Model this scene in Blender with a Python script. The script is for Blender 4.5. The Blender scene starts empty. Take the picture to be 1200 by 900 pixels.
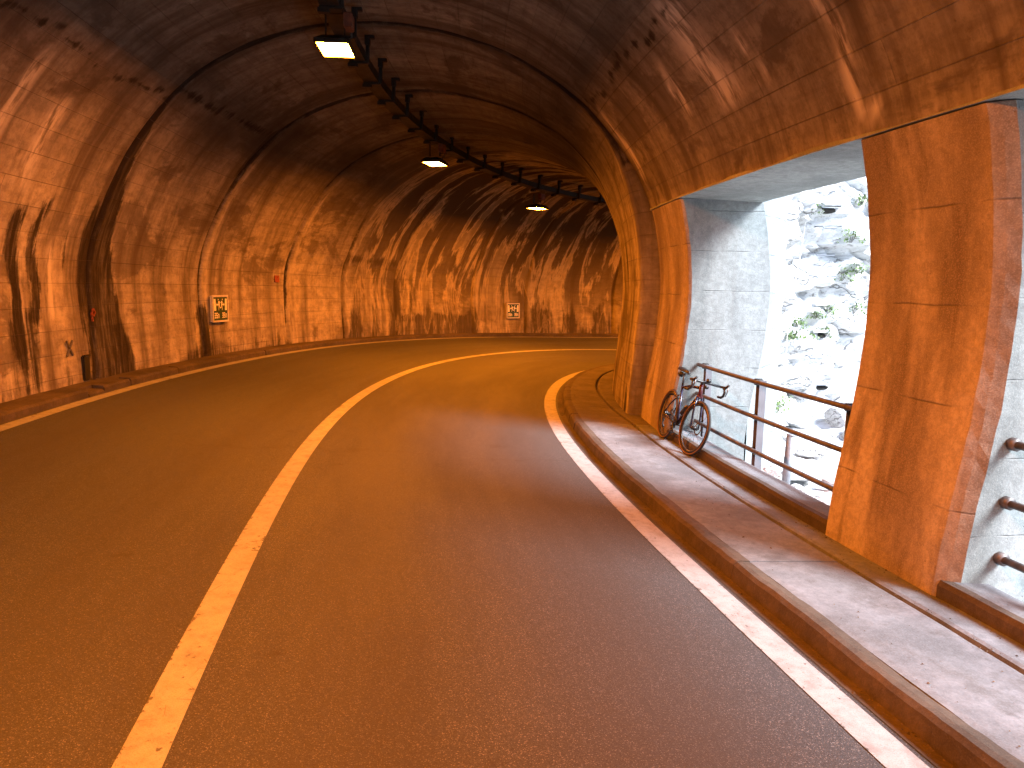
import bpy, bmesh, math, random
import numpy as np
from mathutils import Vector, Matrix, noise

random.seed(7)
rng = np.random.default_rng(7)
S = bpy.context.scene
COL = S.collection
R = math.radians

# ------------------------------------------------------------------ camera
CAM_Z = 1.912
cam_d = bpy.data.cameras.new("camera")
cam = bpy.data.objects.new("camera", cam_d)
COL.objects.link(cam)
cam_d.sensor_width = 36.0
cam_d.lens = 850.0 / 1200.0 * 36.0
cam_d.clip_start = 0.05
cam_d.clip_end = 500
pitch = math.atan((450 - 334.97) / 850.0)
cam.matrix_world = (Matrix.Translation((0, 0, CAM_Z)) @ Matrix.Rotation(math.pi / 2 - pitch, 4, 'X')
                    @ Matrix.Rotation(0.01726, 4, 'Z'))
S.camera = cam

# ------------------------------------------------------------------ world, sun, exposure
SUN_EL, SUN_AZ = 41.0, 116.0      # azimuth clockwise from +Y, where the sun stands
world = bpy.data.worlds.new("World")
S.world = world
world.use_nodes = True
wn = world.node_tree
wn.nodes.clear()
sky = wn.nodes.new('ShaderNodeTexSky')
sky.sky_type = 'NISHITA'
sky.sun_disc = False
sky.sun_elevation = R(SUN_EL)
sky.sun_rotation = R(SUN_AZ)
sky.air_density = 1.0
sky.dust_density = 0.7
sky.ozone_density = 3.0
bg = wn.nodes.new('ShaderNodeBackground')
bg.inputs[1].default_value = 0.15
wo = wn.nodes.new('ShaderNodeOutputWorld')
wn.links.new(sky.outputs[0], bg.inputs[0])
wn.links.new(bg.outputs[0], wo.inputs[0])

sun_d = bpy.data.lights.new("sun", 'SUN')
sun_d.energy = 4.0
sun_d.angle = R(25)
sun_d.color = (0.95, 0.98, 1.0)
sun = bpy.data.objects.new("sun", sun_d)
COL.objects.link(sun)
az, el = R(SUN_AZ), R(SUN_EL)
sv = Vector((math.sin(az) * math.cos(el), math.cos(az) * math.cos(el), math.sin(el)))
sun.rotation_euler = sv.to_track_quat('Z', 'Y').to_euler()
sun.location = (20, -10, 30)

S.view_settings.view_transform = 'Standard'
S.view_settings.look = 'None'
S.view_settings.gamma = 1.0
S.view_settings.exposure = 2.1
S.render.engine = 'CYCLES'
S.cycles.use_denoising = True
S.cycles.max_bounces = 8
S.cycles.diffuse_bounces = 5
S.cycles.glossy_bounces = 3
S.cycles.sample_clamp_indirect = 8.0
S.cycles.caustics_reflective = False
S.cycles.caustics_refractive = False
LAMP_POWER = 305.0

# ------------------------------------------------------------------ the road's course: s metres along, off metres to the left
_KN = [-2, 0, 7, 14, 21, 26, 29, 34, 70]
_KV = [0.0006, 0.0006, 0.0296, 0.0602, 0.0892, 0.105, 0.02, 0.0, 0.0]
DS = 0.05
S0, S1 = -22.0, 50.0
_s = np.arange(S0, S1, DS)
_k = np.interp(_s, _KN, _KV, left=0.0)
_i0 = int(round(-S0 / DS))
_h = np.cumsum(_k) * DS
_h = _h - _h[_i0] - 0.1934
_x = np.cumsum(np.sin(_h)) * DS
_y = np.cumsum(np.cos(_h)) * DS
_x = _x - _x[_i0] - 1.1446
_y = _y - _y[_i0] + 1.5
BANK = 0.0615
W_R = 2.957
W_L = 3.092


def drop(s):
    s = np.asarray(s, float)
    a = np.clip(s - 13, 0, 11)
    return -0.0022 * a * a - 0.02 * np.clip(s - 24, 0, None)


def W(s, off, z):
    """(s, off, z) -> world, arrays"""
    s, off, z = np.broadcast_arrays(np.asarray(s, float), np.asarray(off, float), np.asarray(z, float))
    X = np.interp(s, _s, _x)
    Y = np.interp(s, _s, _y)
    H = np.interp(s, _s, _h)
    return np.stack([X - off * np.cos(H), Y + off * np.sin(H), z + drop(s)], -1)


def heading(s):
    return float(np.interp(s, _s, _h))


def bank(off):
    return BANK * (np.asarray(off, float) + W_R)


# ------------------------------------------------------------------ object helpers
def mesh_obj(name, verts, faces, mat=None, parent=None, smooth=False, uv=None, attrs=None):
    me = bpy.data.meshes.new(name)
    me.from_pydata([tuple(v) for v in verts], [], [tuple(f) for f in faces])
    me.update()
    if uv is not None:
        lay = me.uv_layers.new(name="UVMap")
        li = np.empty(len(me.loops), dtype=np.int32)
        me.loops.foreach_get("vertex_index", li)
        lay.data.foreach_set("uv", np.asarray(uv, dtype=np.float32)[li].ravel())
    for k, a in (attrs or {}).items():
        at = me.attributes.new(k, 'FLOAT', 'POINT')
        at.data.foreach_set("value", np.asarray(a, dtype=np.float32))
    if smooth:
        me.polygons.foreach_set("use_smooth", np.ones(len(me.polygons), dtype=bool))
    if mat:
        me.materials.append(mat)
    o = bpy.data.objects.new(name, me)
    COL.objects.link(o)
    if parent:
        o.parent = parent
    return o


def bm_obj(name, bm, mat=None, parent=None, smooth=False):
    me = bpy.data.meshes.new(name)
    bm.normal_update()
    bm.to_mesh(me)
    bm.free()
    if smooth:
        me.polygons.foreach_set("use_smooth", np.ones(len(me.polygons), dtype=bool))
    if mat:
        me.materials.append(mat)
    o = bpy.data.objects.new(name, me)
    COL.objects.link(o)
    if parent:
        o.parent = parent
    return o


def tag(o, label=None, cat=None, group=None, kind=None):
    if label:
        o['label'] = label
    if cat:
        o['category'] = cat
    if group:
        o['group'] = group
    if kind:
        o['kind'] = kind
    return o


def empty(name, loc=(0, 0, 0), rz=0.0, parent=None):
    o = bpy.data.objects.new(name, None)
    COL.objects.link(o)
    o.location = loc
    o.rotation_euler = (0, 0, rz)
    o.empty_display_size = 0.2
    if parent:
        o.parent = parent
    return o


def copy_thing(o, parent=None):
    c = o.copy()
    COL.objects.link(c)
    c.parent = parent
    if parent is not None:
        c.matrix_parent_inverse = o.matrix_parent_inverse.copy()
    for ch in list(o.children):
        copy_thing(ch, c)
    return c


def bm_box(bm, c, size, rot=None, bevel=0.0):
    m = Matrix.Translation(c) @ (rot.to_4x4() if rot else Matrix.Identity(4)) @ Matrix.Diagonal((*size, 1))
    r = bmesh.ops.create_cube(bm, size=1.0, matrix=m)
    if bevel > 0:
        es = list({e for v in r['verts'] for e in v.link_edges})
        bmesh.ops.bevel(bm, geom=es, offset=bevel, segments=2, affect='EDGES', clamp_overlap=True)


def bm_tube(bm, pts, rad, n=8, caps=True):
    pts = [Vector(p) for p in pts]
    if not hasattr(rad, '__len__'):
        rad = [rad] * len(pts)
    up = None
    rings = []
    for i, p in enumerate(pts):
        t = (pts[min(i + 1, len(pts) - 1)] - pts[max(i - 1, 0)]).normalized()
        if up is None:
            a = Vector((0, 0, 1)) if abs(t.z) < 0.9 else Vector((1, 0, 0))
            up = (a - t * a.dot(t)).normalized()
        else:
            up = (up - t * up.dot(t)).normalized()
        b = t.cross(up)
        rings.append([bm.verts.new(p + (up * math.cos(2 * math.pi * k / n) + b * math.sin(2 * math.pi * k / n)) * rad[i])
                      for k in range(n)])
    for i in range(len(rings) - 1):
        for k in range(n):
            bm.faces.new((rings[i][k], rings[i][(k + 1) % n], rings[i + 1][(k + 1) % n], rings[i + 1][k]))
    if caps:
        bm.faces.new(rings[0][::-1])
        bm.faces.new(rings[-1])


def bm_torus(bm, c, R_, r, axis='Y', n=40, m=8, squash=1.0):
    rings = []
    for i in range(n):
        a = 2 * math.pi * i / n
        ring = []
        for j in range(m):
            b = 2 * math.pi * j / m
            rr = R_ + r * math.cos(b)
            w = r * math.sin(b) * squash
            ring.append(bm.verts.new((c[0] + rr * math.cos(a), c[1] + w, c[2] + rr * math.sin(a))))
        rings.append(ring)
    for i in range(n):
        for j in range(m):
            bm.faces.new((rings[i][j], rings[i][(j + 1) % m], rings[(i + 1) % n][(j + 1) % m], rings[(i + 1) % n][j]))


def sweep(name, prof, s0, s1, mat, parent=None, ds=0.25, closed=True, rough=0.0, smooth=False, seed=0.0):
    """profile [(off, z)] swept along the road; closed = solid with caps.  uv = (s, running length)"""
    n = max(2, int(math.ceil((s1 - s0) / ds)) + 1)
    ss = np.linspace(s0, s1, n)
    P = [prof(s) if callable(prof) else prof for s in ss]
    m = len(P[0])
    verts, uv = [], []
    L = [0.0]
    for j in range(1, m):
        L.append(L[-1] + math.hypot(P[0][j][0] - P[0][j - 1][0], P[0][j][1] - P[0][j - 1][1]))
    for i, s in enumerate(ss):
        pp = np.array(P[i], float)
        w = W(s, pp[:, 0], pp[:, 1])
        if rough:
            for j in range(m):
                q = Vector((w[j][0] * 2.1, w[j][1] * 2.1, w[j][2] * 2.1 + seed))
                d = noise.noise_vector(q) * rough + noise.noise_vector(q * 4.3) * rough * 0.5
                w[j] += np.array(d)
        verts.extend(w.tolist())
        uv.extend([(s, l) for l in L])
    faces = []
    mm = m if closed else m - 1
    for i in range(n - 1):
        for j in range(mm):
            a, b = i * m + j, i * m + (j + 1) % m
            faces.append((a, b, b + m, a + m))
    if closed:
        faces.append(tuple(range(m - 1, -1, -1)))
        faces.append(tuple((n - 1) * m + j for j in range(m)))
    return mesh_obj(name, verts, faces, mat, parent, smooth, uv)


# ------------------------------------------------------------------ material helpers
class NT:
    def __init__(self, name):
        self.m = bpy.data.materials.new(name)
        self.m.use_nodes = True
        self.t = self.m.node_tree
        self.t.nodes.clear()
        self.out = self.n('ShaderNodeOutputMaterial')
        self.b = self.n('ShaderNodeBsdfPrincipled')
        self.l(self.b.outputs[0], self.out.inputs[0])

    def n(self, t, **kw):
        o = self.t.nodes.new(t)
        for k, v in kw.items():
            setattr(o, k, v)
        return o

    def l(self, a, b):
        self.t.links.new(a, b)

    def put(self, sock, v):
        if hasattr(v, 'links'):
            self.l(v, sock)
        elif hasattr(v, '__len__') and len(v) == 3 and sock.type == 'RGBA':
            sock.default_value = (*v, 1)
        else:
            sock.default_value = v

    def coord(self, kind='Object'):
        return self.n('ShaderNodeTexCoord').outputs[kind]

    def uv(self):
        return self.n('ShaderNodeUVMap', uv_map="UVMap").outputs[0]

    def scale(self, v, sc, loc=(0, 0, 0)):
        m = self.n('ShaderNodeMapping')
        self.l(v, m.inputs[0])
        m.inputs['Scale'].default_value = sc
        m.inputs['Location'].default_value = loc
        return m.outputs[0]

    def noise(self, v, scale=1.0, detail=4.0, rough=0.55, dist=0.0, out=0):
        m = self.n('ShaderNodeTexNoise')
        self.l(v, m.inputs['Vector'])
        m.inputs['Scale'].default_value = scale
        m.inputs['Detail'].default_value = detail
        m.inputs['Roughness'].default_value = rough
        m.inputs['Distortion'].default_value = dist
        return m.outputs[out]

    def vor(self, v, scale, feature='F1', out=0, rand=1.0):
        m = self.n('ShaderNodeTexVoronoi', feature=feature)
        self.l(v, m.inputs['Vector'])
        m.inputs['Scale'].default_value = scale
        m.inputs['Randomness'].default_value = rand
        return m.outputs[out]

    def ramp(self, f, a, b, c0=0.0, c1=1.0):
        m = self.n('ShaderNodeMapRange', interpolation_type='SMOOTHSTEP')
        self.put(m.inputs[0], f)
        m.inputs[1].default_value = a
        m.inputs[2].default_value = b
        m.inputs[3].default_value = c0
        m.inputs[4].default_value = c1
        return m.outputs[0]

    def math(self, op, a, b=0.0, clamp=False):
        m = self.n('ShaderNodeMath', operation=op, use_clamp=clamp)
        self.put(m.inputs[0], a)
        self.put(m.inputs[1], b)
        return m.outputs[0]

    def mix(self, f, a, b, mode='MIX'):
        m = self.n('ShaderNodeMix', data_type='RGBA', blend_type=mode)
        self.put(m.inputs[0], f)
        self.put(m.inputs[6], a)
        self.put(m.inputs[7], b)
        return m.outputs[2]

    def attr(self, name):
        return self.n('ShaderNodeAttribute', attribute_name=name).outputs['Fac']

    def bump(self, h, strength=0.4, dist=0.02, normal=None):
        m = self.n('ShaderNodeBump')
        m.inputs['Strength'].default_value = strength
        m.inputs['Distance'].default_value = dist
        self.put(m.inputs['Height'], h)
        if normal is not None:
            self.l(normal, m.inputs['Normal'])
        return m.outputs[0]

    def fin(self, col, rough=0.8, normal=None, metal=0.0, spec=0.5):
        self.put(self.b.inputs['Base Color'], col)
        self.put(self.b.inputs['Roughness'], rough)
        self.put(self.b.inputs['Metallic'], metal)
        self.b.inputs['Specular IOR Level'].default_value = spec
        if normal is not None:
            self.l(normal, self.b.inputs['Normal'])
        return self.m


def simple(name, col, rough=0.5, metal=0.0, var=0.15, sc=12.0, spec=0.5):
    t = NT(name)
    c = t.coord()
    n = t.noise(c, sc, 5)
    dark = tuple(x * (1 - var * 2) for x in col)
    lite = tuple(min(1, x * (1 + var)) for x in col)
    return t.fin(t.mix(t.ramp(n, 0.3, 0.7), dark, lite), t.ramp(n, 0.3, 0.7, max(0.05, rough - 0.08), min(1, rough + 0.1)),
                 t.bump(n, 0.1, 0.003), metal, spec)


def mat_lining():
    t = NT("lining_concrete")
    uv = t.uv()
    # formwork boards: rows along the tunnel, faint joints
    wob = t.noise(t.scale(uv, (0.35, 0.35, 1)), 1.0, 2)
    br = t.n('ShaderNodeTexBrick')
    br.offset = 0.37
    br.inputs['Scale'].default_value = 1.0
    br.inputs['Brick Width'].default_value = 4.3
    br.inputs['Row Height'].default_value = 0.31
    br.inputs['Mortar Size'].default_value = 0.006
    br.inputs['Mortar Smooth'].default_value = 0.7
    br.inputs['Color1'].default_value = (0.2, 0.2, 0.2, 1)
    br.inputs['Color2'].default_value = (0.8, 0.8, 0.8, 1)
    br.inputs['Mortar'].default_value = (0.5, 0.5, 0.5, 1)
    t.l(uv, br.inputs['Vector'])
    board = br.outputs['Color']
    jn = t.math('MULTIPLY', br.outputs['Fac'], t.ramp(t.noise(uv, 0.9, 4), 0.42, 0.62))
    # water runs and large patches
    run = t.noise(t.scale(uv, (2.4, 0.16, 1)), 1.0, 6, 0.62, 0.3)
    fine_run = t.noise(t.scale(uv, (11.0, 0.5, 1)), 1.0, 5, 0.65)
    along = t.noise(t.scale(uv, (0.7, 9.0, 1)), 1.0, 4, 0.6)
    patch = t.noise(t.scale(uv, (0.55, 0.7, 1), (3.1, 1.7, 0)), 1.0, 7, 0.68, 0.4)
    spot = t.noise(uv, 3.3, 8, 0.75)
    col = t.mix(t.ramp(run, 0.34, 0.62), (0.125, 0.103, 0.076), (0.43, 0.385, 0.30))
    col = t.mix(t.math('MULTIPLY', t.ramp(board, 0.2, 0.8), 0.2), col, (0.09, 0.078, 0.064))
    col = t.mix(t.math('MULTIPLY', t.ramp(fine_run, 0.42, 0.68), 0.2), col, (0.50, 0.45, 0.38))
    col = t.mix(t.math('MULTIPLY', t.ramp(along, 0.48, 0.72), 0.3), col, (0.075, 0.062, 0.05))
    col = t.mix(t.math('MULTIPLY', t.ramp(patch, 0.53, 0.60), 0.62), col, (0.07, 0.053, 0.04))
    col = t.mix(t.math('MULTIPLY', t.ramp(spot, 0.58, 0.70), 0.6), col, (0.055, 0.043, 0.033))
    mott = t.noise(t.scale(uv, (1.0, 0.8, 1), (7, 7, 0)), 5.5, 9, 0.8)
    col = t.mix(t.math('MULTIPLY', t.ramp(mott, 0.38, 0.60, 1.0, 0.0), 0.5), col, (0.10, 0.08, 0.062))
    # vault above the lamps' reach: its shade painted into the colour
    vault_shade = t.attr("vault_shade")
    col = t.mix(t.math('MULTIPLY', vault_shade, t.ramp(t.noise(uv, 0.8, 5), 0.25, 0.7, 0.6, 1.0)), col, (0.042, 0.033, 0.026))
    # lime runs
    lime = t.attr("lime")
    lm = t.math('MULTIPLY', lime, t.ramp(t.noise(t.scale(uv, (9.0, 1.6, 1)), 1.0, 6, 0.65), 0.38, 0.56), clamp=True)
    col = t.mix(lm, col, (0.55, 0.50, 0.42))
    # wet black stain, frayed edges that run down
    wet = t.attr("wet")
    fray = t.math('ADD', t.math('MULTIPLY', t.noise(t.scale(uv, (7.0, 0.6, 1)), 1.0, 6, 0.65), 0.9), t.math('MULTIPLY', spot, 0.35))
    fr2 = t.ramp(fray, 0.46, 0.92)
    wv = t.ramp(t.math('SUBTRACT', wet, fr2), -0.02, 0.42)
    wv = t.math('MULTIPLY', wv, t.ramp(t.noise(t.scale(uv, (16.0, 1.1, 1), (5, 2, 0)), 1.0, 5, 0.7), 0.36, 0.56, 0.76, 1.0))
    col = t.mix(t.math('MULTIPLY', wv, 0.95), col, (0.013, 0.009, 0.006))
    # the old damp end: blotches with pale edges
    far = t.attr("damp")
    dn = t.noise(t.scale(uv, (1.9, 0.30, 1), (9, 4, 0)), 1.0, 7, 0.64, 0.45)
    col = t.mix(t.math('MULTIPLY', far, 0.35), col, (0.44, 0.385, 0.26))
    d_dark = t.math('MULTIPLY', t.ramp(dn, 0.47, 0.52), far)
    d_edge = t.math('MULTIPLY', t.math('MULTIPLY', t.ramp(dn, 0.425, 0.455), t.ramp(dn, 0.455, 0.485, 1.0, 0.0)), far)
    col = t.mix(t.math('MULTIPLY', d_dark, 0.88), col, (0.04, 0.027, 0.018))
    col = t.mix(t.math('MULTIPLY', d_edge, 0.7), col, (0.50, 0.42, 0.29))
    col = t.mix(t.math('MULTIPLY', jn, 0.6), col, (0.06, 0.05, 0.04))
    h = t.math('ADD', t.math('MULTIPLY', board, 0.10), t.math('MULTIPLY', spot, 0.55))
    h = t.math('SUBTRACT', h, t.math('MULTIPLY', br.outputs['Fac'], 0.35))
    h = t.math('ADD', h, t.math('MULTIPLY', along, 0.3))
    h = t.math('ADD', h, t.math('MULTIPLY', t.noise(uv, 45.0, 3), 0.08))
    pits = t.ramp(t.vor(uv, 9.0), 0.0, 0.09, 1.0, 0.0)
    h = t.math('SUBTRACT', h, t.math('MULTIPLY', pits, 0.3))
    rough = t.ramp(wv, 0.0, 1.0, 0.9, 0.75)
    return t.fin(col, rough, t.bump(h, 0.85, 0.024), spec=0.12)


def mat_concrete(name, dark, light, stain=(0.1, 0.08, 0.06), lines=0.5, stain_amt=0.5, vert=True, row=0.5, specks=0.5):
    """poured concrete: object coordinates, stains run along Z"""
    t = NT(name)
    c = t.coord()
    big = t.noise(t.scale(c, (1.0, 1.0, 0.22) if vert else (1, 1, 1)), 1.5, 6, 0.6, 0.2)
    run = t.noise(t.scale(c, (5.0, 5.0, 0.35) if vert else (3, 3, 3)), 1.0, 6, 0.62)
    spot = t.noise(c, 6.0, 9, 0.72)
    col = t.mix(t.ramp(big, 0.35, 0.62), dark, light)
    col = t.mix(t.math('MULTIPLY', t.ramp(run, 0.50, 0.68), stain_amt), col, stain)
    col = t.mix(t.math('MULTIPLY', t.ramp(spot, 0.55, 0.7), 0.35), col, tuple(0.5 * x for x in dark))
    mott = t.noise(c, 15.0, 10, 0.8)
    col = t.mix(t.math('MULTIPLY', t.ramp(mott, 0.40, 0.62, 1.0, 0.0), 0.42), col, tuple(0.6 * x for x in dark))
    sand = t.noise(c, 110.0, 3, 0.6)
    col = t.mix(t.math('MULTIPLY', t.ramp(sand, 0.45, 0.7), 0.25), col, tuple(min(1, 1.35 * x) for x in light))
    h = t.math('ADD', t.math('MULTIPLY', spot, 0.5), t.math('MULTIPLY', mott, 0.35))
    if lines > 0:
        sx = t.n('ShaderNodeSeparateXYZ')
        t.l(c, sx.inputs[0])
        wz = t.math('ADD', sx.outputs[2], t.math('MULTIPLY', t.noise(c, 1.6, 4), 0.05))
        fr = t.math('ABSOLUTE', t.math('SUBTRACT', t.math('FRACT', t.math('DIVIDE', wz, row)), 0.5))
        ln = t.math('MULTIPLY', t.ramp(fr, 0.485, 0.497), t.ramp(t.noise(c, 2.4, 5), 0.40, 0.6))
        col = t.mix(t.math('MULTIPLY', ln, lines), col, tuple(0.35 * x for x in dark))
        h = t.math('SUBTRACT', h, t.math('MULTIPLY', ln, 0.5))
    pits = t.math('MULTIPLY', t.ramp(t.vor(c, 16.0), 0.02, 0.13, 1.0, 0.0), t.ramp(t.noise(c, 3.0, 3), 0.45, 0.6))
    col = t.mix(t.math('MULTIPLY', pits, specks), col, tuple(0.35 * x for x in dark))
    h = t.math('SUBTRACT', h, t.math('MULTIPLY', pits, 0.5))
    h = t.math('ADD', h, t.math('MULTIPLY', t.noise(c, 60.0, 3), 0.12))
    return t.fin(col, 0.86, t.bump(h, 0.6, 0.015))


def mat_asphalt():
    t = NT("asphalt")
    c = t.coord()
    uv = t.uv()
    sx = t.n('ShaderNodeSeparateXYZ')
    t.l(uv, sx.inputs[0])
    grain = t.vor(c, 250.0, out=1)
    gs = t.n('ShaderNodeSeparateXYZ')
    t.l(grain, gs.inputs[0])
    g1 = t.noise(c, 260.0, 3, 0.6)
    fine = t.noise(c, 60.0, 4, 0.7)
    big = t.noise(t.scale(uv, (0.16, 0.9, 1)), 1.0, 5, 0.6)
    mid = t.noise(c, 5.0, 6, 0.7)
    col = t.mix(t.ramp(g1, 0.35, 0.7), (0.017, 0.0195, 0.023), (0.059, 0.066, 0.076))
    col = t.mix(t.math('MULTIPLY', t.ramp(gs.outputs[0], 0.88, 0.97), 0.6), col, (0.22, 0.22, 0.225))
    col = t.mix(t.math('MULTIPLY', t.ramp(fine, 0.5, 0.72), 0.35), col, (0.092, 0.088, 0.086))
    col = t.mix(t.math('MULTIPLY', t.ramp(mid, 0.45, 0.7), 0.25), col, (0.04, 0.037, 0.035))
    col = t.mix(t.math('MULTIPLY', t.ramp(big, 0.42, 0.62), 0.35), col, (0.04, 0.037, 0.036))
    # wheel paths: polished a little darker, a paler crown between them
    for cy, w_ in ((-0.75, 0.35), (-2.25, 0.35), (0.8, 0.35), (2.3, 0.35)):
        dd = t.math('ABSOLUTE', t.math('SUBTRACT', t.math('ADD', sx.outputs[1], t.math('MULTIPLY', t.noise(t.scale(uv, (0.3, 0.3, 1)), 1.0, 3), 0.5)), 3.35 - cy + 0.25))
        col = t.mix(t.math('MULTIPLY', t.ramp(dd, 0.05, w_ + 0.15, 1.0, 0.0), 0.28), col, (0.035, 0.032, 0.031))
    # dark seam and oil drops
    oil = t.math('MULTIPLY', t.ramp(t.noise(c, 1.9, 7, 0.7), 0.63, 0.69), 0.6)
    col = t.mix(oil, col, (0.025, 0.021, 0.019))
    wob = t.math('MULTIPLY', t.math('SUBTRACT', t.noise(c, 0.8, 7, 0.65), 0.5), 1.8)
    sd = t.math('ABSOLUTE', t.math('SUBTRACT', t.math('ADD', sx.outputs[0], wob), 6.1))
    seam = t.math('MULTIPLY', t.ramp(sd, 0.0, 0.07, 1.0, 0.0), t.ramp(t.noise(c, 1.0, 3), 0.38, 0.5))
    col = t.mix(t.math('MULTIPLY', seam, 0.5), col, (0.03, 0.026, 0.023))
    # wheel tracks worn smooth
    h = t.math('ADD', t.math('MULTIPLY', t.vor(c, 190.0), 0.7), t.math('MULTIPLY', g1, 0.4))
    rough = t.ramp(big, 0.35, 0.65, 0.68, 0.82)
    return t.fin(col, rough, t.bump(h, 0.5, 0.004), spec=0.4)


def mat_paint(name="line_paint"):
    t = NT(name)
    c = t.coord()
    uv = t.uv()
    wear = t.noise(c, 22.0, 6, 0.7)
    big = t.noise(c, 1.3, 5, 0.65)
    sx = t.n('ShaderNodeSeparateXYZ')
    t.l(uv, sx.inputs[0])
    edge = t.ramp(t.math('ABSOLUTE', t.math('SUBTRACT', sx.outputs[1], 0.1)), 0.075, 0.1)
    m = t.math('ADD', t.math('ADD', wear, t.math('MULTIPLY', t.ramp(big, 0.5, 0.8), 0.22)), t.math('MULTIPLY', edge, 0.07))
    crack = t.ramp(t.vor(t.scale(c, (1, 1, 1)), 7.0, 'DISTANCE_TO_EDGE'), 0.0, 0.018, 1.0, 0.0)
    crack = t.math('MULTIPLY', crack, t.ramp(t.noise(c, 3.0, 2), 0.55, 0.65))
    grime = t.noise(c, 9.0, 6, 0.7)
    col = t.mix(t.ramp(grime, 0.4, 0.75), (0.28, 0.295, 0.32), (0.17, 0.175, 0.185))
    gr = t.noise(c, 190.0, 3, 0.6)
    col = t.mix(t.math('MULTIPLY', t.ramp(gr, 0.50, 0.66), 0.5), col, (0.12, 0.11, 0.10))
    col = t.mix(t.ramp(m, 0.60, 0.69), col, (0.06, 0.056, 0.054))
    col = t.mix(t.math('MULTIPLY', crack, 0.8), col, (0.10, 0.09, 0.085))
    return t.fin(col, 0.6, t.bump(t.math('ADD', wear, t.noise(c, 120, 2)), 0.35, 0.004))


def mat_rock():
    t = NT("pale_rock")
    c = t.coord()
    wp = t.n('ShaderNodeVectorMath', operation='ADD')
    nv = t.noise(c, 1.6, 4, 0.6, 0.0, out=1)
    t.l(t.scale(c, (1.0, 1.0, 2.6)), wp.inputs[0])
    t.l(t.scale(nv, (0.9, 0.9, 0.9)), wp.inputs[1])
    w = wp.outputs[0]
    n1 = t.noise(t.scale(c, (1, 1, 2.6)), 1.3, 9, 0.68, 0.6)
    n2 = t.noise(c, 9.0, 9, 0.75)
    n3 = t.noise(t.scale(c, (1, 1, 3.2)), 4.0, 8, 0.7, 0.4)
    cr = t.vor(w, 0.9, 'DISTANCE_TO_EDGE')
    crm = t.math('MULTIPLY', t.ramp(cr, 0.0, 0.03, 1.0, 0.0), t.ramp(t.noise(c, 1.1, 3), 0.42, 0.58))
    col = t.mix(t.ramp(n1, 0.30, 0.52), (0.36, 0.36, 0.355), (0.60, 0.60, 0.60))
    col = t.mix(t.math('MULTIPLY', t.ramp(n3, 0.55, 0.66), 0.8), col, (0.10, 0.09, 0.08))
    col = t.mix(t.math('MULTIPLY', t.ramp(n2, 0.58, 0.68), 0.75), col, (0.045, 0.038, 0.03))
    col = t.mix(t.math('MULTIPLY', crm, 0.7), col, (0.04, 0.034, 0.028))
    h = t.math('ADD', t.math('ADD', n1, t.math('MULTIPLY', n2, 0.4)), t.math('MULTIPLY', n3, 0.8))
    h = t.math('SUBTRACT', h, t.math('MULTIPLY', crm, 0.5))
    return t.fin(col, 0.9, t.bump(h, 0.8, 0.07))


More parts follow.
